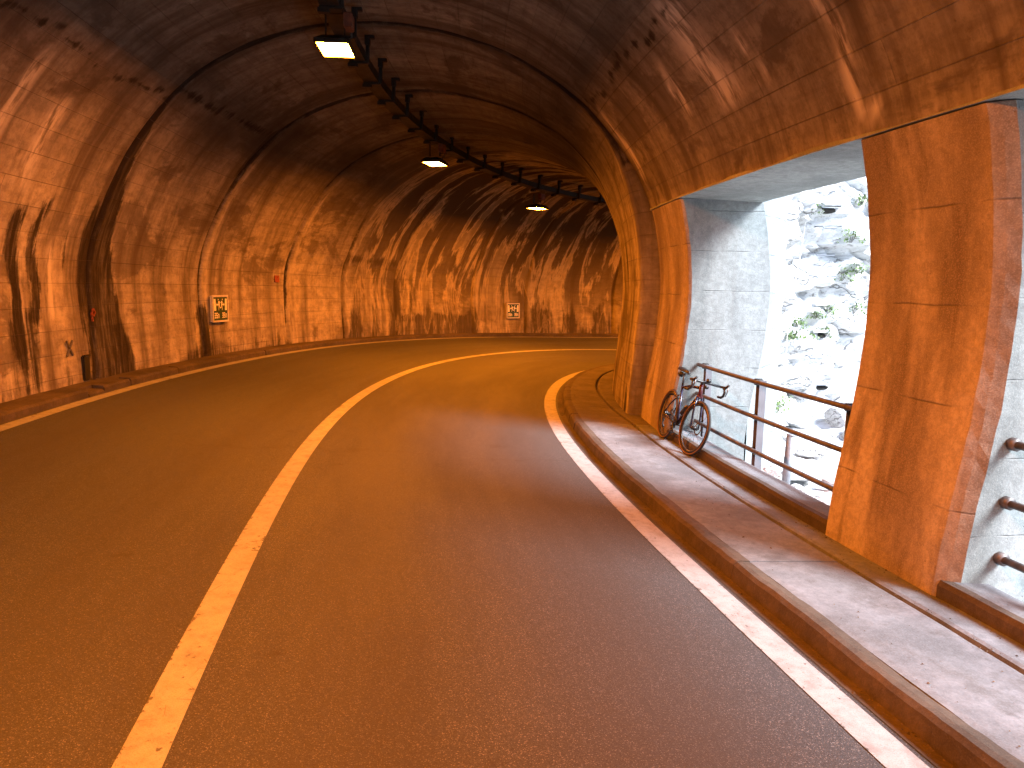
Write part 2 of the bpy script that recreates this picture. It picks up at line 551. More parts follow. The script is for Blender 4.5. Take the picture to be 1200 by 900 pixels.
M = {
    'lining': mat_lining(),
    'pillar': mat_concrete("pillar_concrete", (0.17, 0.135, 0.105), (0.42, 0.36, 0.30), (0.10, 0.07, 0.05), 0.7, 0.7, row=0.62),
    'grey': mat_concrete("pale_concrete", (0.13, 0.15, 0.153), (0.25, 0.282, 0.288), (0.2, 0.2, 0.19), 0.6, 0.3, row=0.48),
    'soffit': mat_concrete("soffit_concrete", (0.19, 0.215, 0.205), (0.34, 0.375, 0.36), (0.12, 0.12, 0.11), 0.0, 0.45, vert=False),
    'walk': mat_concrete("pavement_concrete", (0.078, 0.090, 0.105), (0.155, 0.175, 0.203), (0.055, 0.052, 0.05), 0.0, 0.6, vert=False, specks=0.3),
    'walk_shaded': mat_concrete("shaded_pavement_concrete", (0.05, 0.043, 0.036), (0.11, 0.098, 0.088), (0.03, 0.025, 0.02), 0.0, 0.7, vert=False, specks=0.4),  # browner, darker pavement past the first ring: shade put into the colour
    'kerb': mat_concrete("kerb_concrete", (0.028, 0.021, 0.015), (0.08, 0.062, 0.046), (0.05, 0.04, 0.033), 0.0, 0.8, vert=False, specks=0.8),
    'asphalt': mat_asphalt(),
    'paint': mat_paint(),
    'rock': mat_rock(),
    'steel': simple("painted_steel", (0.16, 0.165, 0.19), 0.5, 0.2, 0.06, 9),
    'rail': simple("brown_weathered_rail", (0.095, 0.088, 0.09), 0.5, 0.2, 0.25, 25),
    'galv': simple("galvanised_steel", (0.22, 0.24, 0.27), 0.5, 0.25, 0.1, 14),
    'darkmetal': simple("sooty_metal", (0.018, 0.016, 0.015), 0.6, 0.4, 0.3, 10),
    'rustbox': simple("orange_junction_box", (0.16, 0.05, 0.025), 0.6, 0.0, 0.3, 10),
    'soil': simple("soil", (0.10, 0.075, 0.05), 0.95, 0, 0.4, 4),
    'leaf': simple("leaf_green", (0.17, 0.26, 0.08), 0.6, 0, 0.4, 8),
    'rope': simple("pale_rope", (0.7, 0.69, 0.66), 0.8, 0, 0.1, 60),
    'black': simple("black_plastic", (0.012, 0.012, 0.013), 0.4, 0, 0.2, 40),
    'tyre': simple("tyre_rubber", (0.02, 0.019, 0.019), 0.75, 0, 0.2, 40),
    'tan': simple("tan_sidewall", (0.16, 0.085, 0.04), 0.7, 0, 0.15, 40),
    'frame_dark': simple("dark_red_carbon", (0.02, 0.006, 0.008), 0.25, 0.2, 0.1, 8, 0.7),
    'frame_violet': simple("violet_fork_paint", (0.022, 0.021, 0.05), 0.25, 0.2, 0.2, 8, 0.7),
    'frame_red': simple("red_head_tube", (0.08, 0.007, 0.014), 0.3, 0.1, 0.15, 8, 0.7),
    'alloy': simple("alloy", (0.2, 0.2, 0.21), 0.35, 0.8, 0.1, 20),
    'white': simple("sign_white", (0.55, 0.53, 0.50), 0.5, 0, 0.1, 30),
    'green': simple("sign_green", (0.008, 0.045, 0.020), 0.45, 0, 0.15, 30),
    'signfig': simple("sign_pictogram", (0.78, 0.76, 0.62), 0.5, 0, 0.08, 30),
    'bluepaint': simple("blue_mark", (0.09, 0.085, 0.09), 0.8, 0, 0.2, 30),
    'redmark': simple("red_mark", (0.22, 0.045, 0.02), 0.8, 0, 0.3, 30),
    'void': simple("painted_hollow_shade", (0.02, 0.017, 0.015), 0.9, 0, 0.2, 5),  # paints the shade of the hollows under the cliff steps
}


def mat_glow():
    t = NT("lamp_glass_lit")
    t.b.inputs['Base Color'].default_value = (0.8, 0.7, 0.5, 1)
    t.b.inputs['Roughness'].default_value = 0.3
    t.b.inputs['Emission Color'].default_value = (1.0, 0.235, 0.010, 1)
    t.b.inputs['Emission Strength'].default_value = LAMP_POWER
    return t.m


M['glow'] = mat_glow()

# ------------------------------------------------------------------ tunnel lining
_P = [(3.60, 0.30), (3.61, 0.65), (3.63, 1.0), (3.66, 1.5), (3.66, 2.0), (3.58, 2.42), (3.44, 2.78), (3.28, 3.15), (3.06, 3.55),
      (2.78, 3.95), (2.45, 4.33), (2.05, 4.68), (1.6, 4.96), (1.1, 5.18), (0.55, 5.33), (0, 5.40), (-0.6, 5.41),
      (-1.2, 5.35), (-1.75, 5.22), (-2.3, 5.02), (-2.75, 4.78), (-3.13, 4.52), (-3.48, 4.2), (-3.78, 3.87),
      (-4.0, 3.55), (-4.18, 3.2), (-4.29, 2.85), (-4.37, 2.35), (-4.40, 1.86), (-4.37, 1.25), (-4.31, 0.6), (-4.27, 0.0)]
_P = np.array(_P)


def catmull(P, per=8):
    out = []
    n = len(P)
    for i in range(n - 1):
        p0, p1, p2, p3 = P[max(i - 1, 0)], P[i], P[i + 1], P[min(i + 2, n - 1)]
        for k in range(per):
            u = k / per
            out.append(0.5 * ((2 * p1) + (-p0 + p2) * u + (2 * p0 - 5 * p1 + 4 * p2 - p3) * u * u + (-p0 + 3 * p1 - 3 * p2 + p3) * u ** 3))
    out.append(P[-1])
    return np.array(out)


_C = catmull(_P)
_L = np.concatenate([[0], np.cumsum(np.hypot(*(np.diff(_C, axis=0).T)))])
PL = _L[-1]


def prof_at(v):
    return np.interp(v, _L, _C[:, 0]), np.interp(v, _L, _C[:, 1])


_iz = np.argmax(_C[:, 1])
LINTEL = 3.0
V_LINTEL = float(np.interp(-LINTEL, -_C[_iz:, 1], _L[_iz:]))


def smooth(a, b, x):
    t = np.clip((x - a) / (b - a), 0, 1)
    return t * t * (3 - 2 * t)


def squeeze(s):
    return np.interp(s, [-30, 9, 12, 15, 19.5, 24, 60], [0, 0, 0.045, 0.095, 0.10, 0.10, 0.10])


def lining_pt(s, v):
    o, z = prof_at(v)
    q = squeeze(s)
    z = np.where(z > 1.6, 1.6 + (z - 1.6) * (1 - q), z)
    sh = np.where(s > 9.0, 0.23, 0.0) * np.clip((-o - 0.6) / 3.2, 0, 1) * (1 - 0.85 * smooth(2.9, 4.4, z))
    return o + sh, z


def right_face(z):
    return float(np.interp(-z, -_C[_iz:, 1], _C[_iz:, 0]))


JOINTS = [9.0, 11.85, 14.55, 16.5, 18.35, 21.0, 22.8, 25.6, 28.6, 32, 36, 40, 45]


def gauss(x, c, w):
    return np.exp(-((x - c) / w) ** 2)


def stains(s, v, o, z):
    wet = np.zeros_like(s)
    lime = np.zeros_like(s)
    left = (o > 0).astype(float)
    right = 1 - left
    wob = 0.10 * np.sin(z * 2.7 + 1) + 0.06 * np.sin(z * 6.1)
    # the broad black run past the first ring, left
    wid = np.interp(z, [0.3, 0.8, 1.4, 2.3, 3.0, 3.8, 4.6, 5.4], [1.05, 0.88, 0.70, 0.52, 0.40, 0.16, 0.06, 0.04])
    d = (s - (9.0 - 0.05)) / wid
    wet = np.maximum(wet, left * 1.0 * smooth(-0.12, 0.03, d) * (1 - smooth(0.8, 1.15, d + wob * 0.4)))
    wet = np.maximum(wet, left * 0.75 * gauss(s, 8.85, 0.12) * (1 - smooth(2.6, 3.6, z)))
    lime = np.maximum(lime, left * 0.9 * gauss(s, 9.33 + 0.03 * np.sin(z * 5), 0.05) * smooth(0.6, 1.2, z) * (1 - smooth(2.2, 3.2, z)))
    # two streaks nearer the camera
    for c, w, z0, z1, a in ((7.50, 0.10, 0.7, 2.75, 0.95), (7.86, 0.11, 1.3, 2.9, 0.85), (6.95, 0.06, 1.2, 2.5, 0.7),
                            (7.6, 0.3, 0.3, 1.6, 0.45), (8.5, 0.06, 1.9, 2.6, 0.6), (6.5, 0.07, 1.5, 2.9, 0.6), (5.2, 0.12, 0.4, 2.7, 0.6)):
        wet = np.maximum(wet, left * a * gauss(s + wob * 0.4, c, w) * smooth(z0 - 0.2, z0 + 0.3, z) * (1 - smooth(z1 - 0.2, z1 + 0.15, z)))
    for c, w, z0, z1 in ((8.18, 0.09, 1.2, 2.5), (7.68, 0.04, 1.0, 2.4), (6.6, 0.07, 2.6, 4.3), (7.3, 0.12, 2.8, 4.0), (5.9, 0.15, 0.8, 3.6)):
        lime = np.maximum(lime, left * 0.85 * gauss(s, c, w) * smooth(z0, z0 + 0.3, z) * (1 - smooth(z1 - 0.3, z1, z)))
    # foot of the second ring
    wet = np.maximum(wet, left * gauss(s, 11.9, 0.2) * (1 - smooth(1.2, 1.55, z + wob)))
    # thin dark line at each ring, a wider one low down
    for j in JOINTS:
        wet = np.maximum(wet, 0.85 * gauss(s, j, 0.05) * (0.65 + 0.35 * np.sin(z * 2.3 + j * 5)))
        lime = np.maximum(lime, 0.5 * gauss(s, j + 0.16, 0.06) * (1 - smooth(3.5, 4.5, z)))
    wet = np.maximum(wet, 0.85 * gauss(s, 9.0, 0.07) * smooth(3.2, 4.3, z))
    wet = np.maximum(wet, 0.7 * gauss(s, 11.85, 0.10) * smooth(3.0, 4.0, z))
    # niche-like patch and the damp base band
    for j, w in ((16.9, 0.22), (17.6, 0.12), (18.35, 0.22), (18.9, 0.12), (19.45, 0.15), (20.1, 0.12), (21.0, 0.22), (23.3, 0.3), (24.2, 0.25), (25.2, 0.3)):
        hj = 1.9 + 0.75 * math.sin(j * 7.7)
        wet = np.maximum(wet, left * 0.85 * gauss(s + wob * 0.5, j, w * (0.7 + 0.5 * smooth(2.4, 0.4, z))) * (1 - smooth(hj - 0.7, hj + 0.7, z + wob)))
    band = smooth(18.3, 18.5, s) * (1 - smooth(21.0, 21.3, s))
    wet = np.maximum(wet, left * band * 0.74 * (1 - smooth(0.95, 1.2, z + wob * 0.6)))
    wet = np.maximum(wet, left * smooth(16.5, 16.6, s) * (1 - smooth(18.2, 18.3, s)) * 0.66 * gauss(z, 2.55, 0.13))
    # splash dirt at the feet
    wet = np.maximum(wet, left * (0.30 + 0.22 * np.sin(s * 1.7) * np.sin(s * 0.63 + 1)) * (1 - smooth(0.45, 0.95, z + wob)))
    # right wall beside the first ring
    wet = np.maximum(wet, right * 0.78 * gauss(s, 9.0 - 0.10, 0.13) * (1 - smooth(2.6, 3.2, z)))
    wet = np.maximum(wet, right * 0.7 * gauss(s, 9.35, 0.12) * (1 - smooth(0.2, 0.7, z)))
    wet = np.maximum(wet, right * 0.5 * gauss(s, 11.3, 0.3) * (1 - smooth(0.5, 1.1, z)))
    wet = np.maximum(wet, right * 0.72 * gauss(s, 10.6, 0.18) * gauss(z, 2.3, 0.3))
    # right haunch: lime under the long cold joint
    for c, w, z0, z1 in ((3.1, 0.07, 3.0, 4.0), (3.1, 0.05, 3.0, 4.2), (2.95, 0.03, 3.0, 3.5), (4.2, 0.03, 3.5, 4.1), (5.9, 0.06, 3.6, 4.05), (5.75, 0.05, 3.65, 4.2), (8.6, 0.10, 3.3, 4.3), (4.9, 0.25, 3.5, 4.5)):
        lime = np.maximum(lime, right * 1.0 * gauss(s + 0.05 * np.sin(z * 9), c, w) * smooth(z0, z0 + 0.15, z) * (1 - smooth(z1 - 0.15, z1, z)))
    # long horizontal cold joints
    cj = 4.34 + 0.03 * np.sin(s * 3.1) + 0.02 * np.sin(s * 11)
    wet = np.maximum(wet, 0.60 * gauss(z, cj, 0.03) * (s < 9.0))
    wet = np.maximum(wet, 0.55 * left * gauss(z, 4.5, 0.05) * (s > 9.0) * (s < 11.85))
    vault_shade = smooth(3.1, 4.6, z) * 0.74 + 0.2 * smooth(2.3, 3.3, z)  # shade of the upper vault, painted in by height
    vault_shade = vault_shade + 0.18 * smooth(9.0, 9.1, s) * smooth(3.0, 3.8, z)
    vault_shade = np.maximum(vault_shade, 0.2 * gauss(o, 0, 1.2))
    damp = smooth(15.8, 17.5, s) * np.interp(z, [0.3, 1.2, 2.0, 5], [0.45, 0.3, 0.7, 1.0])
    vault_shade = vault_shade * np.where(s < 9, np.where(o > 0, 1.2, 1.0), 1.0) * (1 - 0.50 * smooth(4.4, 5.2, z))
    vault_shade = np.maximum(vault_shade, 0.62 * smooth(2.9, 3.15, z) * (o < -2) * (s < 9))  # right haunch gets less lamp light: darkened in the colour
    wet = wet * np.where((o < 0) & (z < 3.6) & (np.abs(s - 9.0) < 0.045), 0.2, 1.0)
    return np.clip(wet * 1.2, 0, 1.25), lime, np.clip(vault_shade * 0.93, 0, 0.92), damp


def lining_section(s0, s1, v1, parent, ds):
    n = max(3, int(round((s1 - s0) / ds)) + 1)
    ss = np.linspace(s0, s1, n)
    ss = np.unique(np.concatenate([ss, [s0 + 0.02, s0 + 0.04, s0 + 0.065, s1 - 0.02, s1 - 0.04, s1 - 0.065]]))
    n = len(ss)
    m = 150
    vv = np.linspace(0, v1, m)
    Sg, Vg = np.meshgrid(ss, vv, indexing='ij')
    o, z = lining_pt(Sg, Vg)
    # outward normal of the profile in the (off, z) plane
    do = np.gradient(o, axis=1)
    dz = np.gradient(z, axis=1)
    ln = np.hypot(do, dz) + 1e-9
    no, nz = -dz / ln * -1, do / ln * -1          # points away from the tunnel's axis
    flip = np.sign(no * o + nz * (z - 2.0))
    no, nz = no * flip, nz * flip
    edge = np.minimum(Sg - ss[0], ss[-1] - Sg)
    g = 0.06 * (1 - smooth(0.0, 0.065, edge))
    # irregular chipping of the ring edge and unevenness of the pour
    nse = np.zeros_like(o)
    for i in range(n):
        for j in range(m):
            p = Vector((Sg[i, j] * 0.9, Vg[i, j] * 0.9, 0.0))
            nse[i, j] = noise.fractal(p, 0.8, 2.1, 4) * 0.014
    g = g + nse
    wet, lime, vault_shade, damp = stains(Sg, Vg, o, z)
    g = g + 0.03 * damp * np.where(True, 1, 0) * (nse * 40)
    if s0 < 9 <= s1 + 1e-6:
        g[-1, :] += 0.03
    if abs(s0 - 9.0) < 1e-6:          # the end face of the slightly narrower far lining
        g[0, :] += 0.06 + 0.24 * (1 - smooth(2.9, 4.4, z[0])) * (o[0] < -1)
        g[1, :] += 0.0
    w = W(Sg, o + no * g, z + nz * g)
    if abs(s0 - 9.0) < 1e-6:
        w[0] = W(9.012, (o + no * g)[0], (z + nz * g)[0])
    verts = w.reshape(-1, 3)
    idx = np.arange(n * m).reshape(n, m)
    f = np.stack([idx[:-1, :-1], idx[:-1, 1:], idx[1:, 1:], idx[1:, :-1]], -1).reshape(-1, 4)
    Su = Sg.copy()
    if abs(s0 - 9.0) < 1e-6:
        Su[0] -= 0.26
    uv = np.stack([Su.ravel(), Vg.ravel()], -1)
    return mesh_obj("lining_section", verts, f.tolist(), M['lining'], parent, True, uv,
                    {"wet": wet.ravel(), "lime": lime.ravel(), "vault_shade": vault_shade.ravel(), "damp": damp.ravel()})


tunnel = empty("tunnel", W(9, 0, 0))
tunnel.location = (0, 0, 0)
tag(tunnel, kind='structure')
lining_section(-18.0, -3.0, V_LINTEL, tunnel, 0.5)
lining_section(-3.0, 9.0, V_LINTEL, tunnel, 0.09)
b = [9.0] + JOINTS[1:]
for a0, a1 in zip(b[:-1], b[1:]):
    lining_section(a0, a1, PL, tunnel, 0.09 if a1 < 26 else 0.4)
# a solid mass outside the lining keeps daylight out; hollow shell 0.5 m thick
_o, _z = prof_at(np.linspace(0, PL, 40))


def shell_prof(s):
    o, z = lining_pt(np.full(40, float(s)), np.linspace(0, PL, 40))
    return [(a * 1.0 + math.copysign(0.25, a), b_ + (0.35 if b_ > 4 else 0.1)) for a, b_ in zip(o, z)]


sweep("outer_shell", shell_prof, 9.3, 45.0, M['kerb'], tunnel, 0.5, closed=False)

# ------------------------------------------------------------------ lintel over the side openings
T = 1.02     # wall thickness
def lintel_prof(s):
    fo = right_face(LINTEL)
    return [(fo + 0.012, LINTEL - 0.004), (fo - T, LINTEL - 0.03), (fo - T, 4.3), (fo + 0.2, 5.4), (fo - 0.1, 3.9), (fo - 0.05, 3.3)]
sweep("lintel", lintel_prof, -18.0, 8.98, M['soffit'], tunnel, 0.3, rough=0.004)
# roof slab over the vault
def roof_prof(s):
    o, z = lining_pt(np.full(40, float(s)), np.linspace(0, V_LINTEL, 40))
    pts = [(a * 1.0 + math.copysign(0.22, a), b_ + 0.35) for a, b_ in zip(o, z)]
    return [p for p in pts if p[0] > -3.9]
sweep("roof_shell", roof_prof, -18.0, 9.3, M['kerb'], tunnel, 0.5, closed=False)


# ------------------------------------------------------------------ pillars between the openings
def pillar_mesh(name, s0, s1, mat, cham0=0.10, cham1=0.06, zb=-0.75, zt=LINTEL - 0.012, lean=0.0):
    """inner face follows the tunnel profile; s0 is the face nearer the camera"""
    nz_, ns = 40, 14
    bm = bmesh.new()
    rows = []
    for k in range(nz_ + 1):
        z = zb + (zt - zb) * k / nz_
        fo = right_face(max(z, 0)) - 0.022 * math.exp(-((z - 1.9) / 0.8) ** 2) + 0.055 * float(1 - smooth(0, 1.2, z))
        ring = []
        pl = [(s0, fo - T), (s0, fo - T * 0.66), (s0, fo - T * 0.33), (s0, fo - cham0), (s0 + cham0 * 0.5, fo - cham0 * 0.45)]
        for i in range(ns + 1):
            pl.append((s0 + cham0 + (s1 - cham1 - s0 - cham0) * i / ns, fo))
        pl += [(s1, fo - cham1), (s1, fo - T * 0.33), (s1, fo - T * 0.66), (s1, fo - T)]
        for (s, o) in pl:
            w = W(s, o, z)
            q = Vector(w)
            d = noise.noise_vector(q * 1.3) * 0.006 + noise.noise_vector(q * 6.0) * 0.004
            if abs(s - s0) < 0.2 and abs(o - fo) < 0.2:
                d = d + noise.noise_vector(q * 14.0) * 0.008
            w = np.array(w) + np.array(d)
            ring.append(bm.verts.new(w))
        rows.append(ring)
    n = len(rows[0])
    for k in range(nz_):
        for i in range(n):
            j = (i + 1) % n
            bm.faces.new((rows[k][i], rows[k][j], rows[k + 1][j], rows[k + 1][i]))
    bm.faces.new(rows[0][::-1])
    bm.faces.new(rows[-1])
    bmesh.ops.recalc_face_normals(bm, faces=bm.faces)
    return bm


def mat_pillar_face():
    return M['pillar']


def build_pillar(s0, s1, label, group=None, cham0=0.10, split=True):
    root = empty("pillar", tuple(W((s0 + s1) / 2, right_face(0) - T / 2, 0)))
    tag(root, label, "pillar", group)
    bm = pillar_mesh("shaft", s0, s1, M['pillar'], cham0)
    o = bm_obj("shaft", bm, M['pillar'])
    o.data.materials.append(M['grey'])
    # the side faces take the cool grey concrete, the inner face the warm brown
    for p in o.data.polygons:
        c = p.center
        d = np.hypot(_x - c.x, _y - c.y)
        i = int(d.argmin())
        off = -(c.x - _x[i]) * math.cos(_h[i]) + (c.y - _y[i]) * math.sin(_h[i])
        if off < right_face(max(c.z, 0)) - cham0 - 0.06:
            p.material_index = 1
    o.data.transform(Matrix.Translation(-root.location))
    o.parent = root
    return root


build_pillar(1.95, 3.27, "broad orange lit concrete pillar between the two side openings")
build_pillar(7.2, 8.94, "concrete pier behind the bicycle at the far jamb of the opening", cham0=0.03)
build_pillar(-3.3, -2.0, "concrete pillar of the gallery behind the viewpoint, nearer one")
build_pillar(-8.6, -7.3, "concrete pillar of the gallery behind the viewpoint, farther one")
build_pillar(-13.9, -12.6, "concrete pillar at the entrance end of the gallery")

# wing wall beyond the far jamb
def wing():
    root = empty("wing_wall", tuple(W(7.6, -5.6, -0.5)))
    tag(root, "pale concrete wing wall running from the opening's far jamb to the cliff", "wall")
    a = np.array(W(7.22, right_face(0) - T + 0.02, 0))
    bvec = np.array([0.80, 1.15, 0]); bvec /= np.linalg.norm(bvec)
    nrm = np.array([-bvec[1], bvec[0], 0])
    bm = bmesh.new()
    L_ = 1.25
    nx, nz_ = 16, 40
    g = []
    for i in range(nx + 1):
        col = []
        for k in range(nz_ + 1):
            z = -0.9 + (4.6) * k / nz_
            p = a + bvec * L_ * i / nx + np.array([0, 0, z])
            q = Vector(p)
            dd = noise.fractal(q * 1.7, 0.8, 2.1, 4) * 0.02
            p = p - nrm * dd
            if i == nx:
                p = p + bvec * (0.12 * noise.noise(Vector((0, 0, z * 3))))
            col.append(bm.verts.new(p))
        g.append(col)
    back = [[bm.verts.new(np.array(v.co) + nrm * 0.4) for v in col] for col in (g[0], g[-1])]
    for i in range(nx):
        for k in range(nz_):
            bm.faces.new((g[i][k], g[i + 1][k], g[i + 1][k + 1], g[i][k + 1]))
    for k in range(nz_):
        bm.faces.new((g[-1][k], back[1][k], back[1][k + 1], g[-1][k + 1]))
        bm.faces.new((back[0][k], back[1][k], back[1][k + 1], back[0][k + 1]))
    o = bm_obj("wall_face", bm, M['grey'], None)
    o.data.transform(Matrix.Translation(-root.location))
    o.parent = root
    return a, bvec
wing_a, wing_b = wing()

# ------------------------------------------------------------------ road, markings, kerbs, pavements
def road_prof(s):
    return [(o, float(bank(o))) for o in np.linspace(3.35, -3.28, 12)]
tag(sweep("road", road_prof, -20, 46, M['asphalt'], None, 0.25, closed=False, smooth=True), kind='structure')


def line(name, off, w, s0, s1, label):
    def pr(s):
        k = 1.0
        if name == "right_edge_line":
            k = float(np.interp(s, [-20, 14, 18.6], [1, 1, 0.35]))
        return [(off + w * k / 2, float(bank(off + w * k / 2)) + 0.004), (off - w * k / 2, float(bank(off - w * k / 2)) + 0.004)]
    o = sweep(name, pr, s0, s1, M['paint'], None, 0.12, closed=False)
    tag(o, kind='structure')
    return o


line("left_edge_line", W_L, 0.16, -20, 40, "")
line("centre_line", 0.0, 0.17, -20, 40, "")
line("right_edge_line", -W_R, 0.19, -20, 18.6, "")

def bk(pts):
    """heights measured above the banked road surface"""
    return [(o, z + float(bank(o)) if z > -0.04 else z) for o, z in pts]


kerb_right = tag(empty("right_kerb"), kind='structure')
kj = [-18, -10, -3.4, 2.62, 8.1, 8.75, 9.6, 12.0, 15, 19, 24, 30, 40]
for i, (a0, a1) in enumerate(zip(kj[:-1], kj[1:])):
    sweep("kerb_stone", bk([(-3.16, -0.05), (-3.165, 0.02), (-3.18, 0.105), (-3.205, 0.128), (-3.24, 0.134), (-3.30, 0.13), (-3.30, -0.05)]),
          a0 + 0.006, a1 - 0.006, M['kerb'], kerb_right, 0.06 if a1 < 13 and a0 > -4 else 0.3, rough=0.010, seed=i * 3.0)
# gutter strip
tag(sweep("gutter", bk([(-3.085, 0.004), (-3.17, 0.006)]), -18, 40, M['kerb'], None, 0.2, closed=False), kind='structure')

walk_r = tag(empty("right_pavement"), kind='structure')


def walk_in(s):       # the groove that splits the pavement
    return float(np.interp(s, [8.2, 10, 12.5, 15, 40], [-3.985, -3.87, -3.75, -3.68, -3.65]))


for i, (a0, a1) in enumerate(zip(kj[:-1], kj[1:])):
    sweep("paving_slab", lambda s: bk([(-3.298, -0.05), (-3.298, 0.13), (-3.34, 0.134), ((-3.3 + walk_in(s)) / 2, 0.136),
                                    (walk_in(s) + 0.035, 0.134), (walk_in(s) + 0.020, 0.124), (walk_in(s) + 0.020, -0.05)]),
          a0 + 0.005, a1 - 0.005, M['walk'] if a0 < 8.0 else M['walk_shaded'], walk_r, 0.12 if a1 < 13 and a0 > -4 else 0.4, rough=0.004, seed=i * 5.0)
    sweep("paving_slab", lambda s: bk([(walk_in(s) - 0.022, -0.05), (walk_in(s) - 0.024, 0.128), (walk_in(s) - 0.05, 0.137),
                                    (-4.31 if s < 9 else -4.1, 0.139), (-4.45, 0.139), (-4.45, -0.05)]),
          a0 + 0.005, a1 - 0.005, M['walk'] if a0 < 8.0 else M['walk_shaded'], walk_r, 0.12 if a1 < 13 and a0 > -4 else 0.4, rough=0.004, seed=i * 7.0)
sweep("groove_bed", lambda s: bk([(walk_in(s) + 0.03, 0.088), (walk_in(s) - 0.03, 0.088)]), -18, 40, M['kerb'], walk_r, 0.3, closed=False)

# the raised sill in each opening
sills = tag(empty("opening_sill"), kind='structure')
for a0, a1 in ((3.20, 7.26), (-2.06, 2.02), (-7.36, -3.24), (-12.66, -8.54)):
    sweep("sill_step", bk([(-4.225, 0.10), (-4.23, 0.215), (-4.25, 0.245), (-4.30, 0.252), (-4.30, 0.10)]), a0, a1, M['kerb'], sills, 0.07, rough=0.007)
    sweep("sill_top", bk([(-4.298, -0.7), (-4.298, 0.252), (-4.33, 0.256), (-4.52, 0.25), (-4.55, 0.235), (-4.55, -0.7)]), a0, a1, M['walk'], sills, 0.1, rough=0.006)

# grit, dead leaves and small chips gathered in the gutter and along the steps
def grit():
    bm = bmesh.new()
    rs = random.Random(5)
    for k in range(1500):
        t_ = rs.random()
        s_ = rs.uniform(-1.5, 12)
        if t_ < 0.5:
            off = -3.165 + abs(rs.gauss(0, 0.03)); h_ = 0.006
        elif t_ < 0.7:
            off = walk_in(s_) + rs.gauss(0, 0.018); h_ = 0.100
            if abs(off - walk_in(s_)) > 0.012:
                h_ = 0.139
        elif t_ < 0.88:
            off = -4.205 + abs(rs.gauss(0, 0.03)); h_ = 0.141
        else:
            off = rs.uniform(-4.15, -3.36); h_ = 0.140
        c = Vector(W(s_, off, h_ + float(bank(off))))
        r_ = rs.uniform(0.002, 0.007) * (1.8 if rs.random() < 0.12 else 1)
        a_ = rs.uniform(0, 6.28)
        p = [c + Vector((math.cos(a_ + q) * r_ * f_, math.sin(a_ + q) * r_ * f_, 0)) for q, f_ in ((0, 1.2), (1.6, 0.7), (3.1, 1.1), (4.6, 0.8))]
        vs = [bm.verts.new(v) for v in p]
        top = bm.verts.new(c + Vector((0, 0, r_ * 0.8)))
        for q in range(4):
            bm.faces.new((vs[q], vs[(q + 1) % 4], top))
    tag(bm_obj("gutter_grit", bm, M['soil']), "brown grit and crumbs lying along the right kerb and pavement groove", "grit", kind='stuff')


grit()

# left kerb and footway
walk_l = tag(empty("left_pavement"), kind='structure')
lk = [-18, -8, -2, 1.5, 4.9, 8.1, 8.45, 9.1, 10.4, 13.2, 17, 22, 28, 40]
zl = float(bank(3.2))
for i, (a0, a1) in enumerate(zip(lk[:-1], lk[1:])):
    hh = 0.06 if abs(a0 - 8.1) < 0.01 else 0.105
    if abs(a0 - 8.45) < 0.01:
        hh = 0.10
    sweep("kerb_stone", [(3.20, zl - 0.05), (3.205, zl + hh - 0.03), (3.23, zl + hh), (3.38, zl + hh + 0.006), (3.38, zl - 0.05)],
          a0 + 0.008, a1 - 0.008, M['kerb'], walk_l, 0.1 if a1 < 20 else 0.4, rough=0.010, seed=40 + i * 3.0)
sweep("footway", [(3.375, zl - 0.05), (3.375, zl + 0.098), (3.66, zl + 0.11), (3.75, zl - 0.05)], -18, 40, M['kerb'], walk_l, 0.2, rough=0.008)

# ------------------------------------------------------------------ things fixed to the tunnel
# black box added in place of the dark niche at the left wall's foot
def recess():
    root = empty("niche_stand_in", tuple(W(8.72, 3.6, 0.51)), -heading(8.72))
    tag(root, "narrow black box in place of the dark niche at the foot of the left wall beside the black stain", "drain")
    bm = bmesh.new()
    bm_box(bm, (0.0, 0, 0.17), (0.05, 0.17, 0.36), bevel=0.02)
    bm_obj("box", bm, M['black'], root)
    bm = bmesh.new()
    bm_box(bm, (0.028, 0, 0.345), (0.02, 0.15, 0.02), bevel=0.004)
    bm_obj("lid", bm, M['darkmetal'], root)
recess()


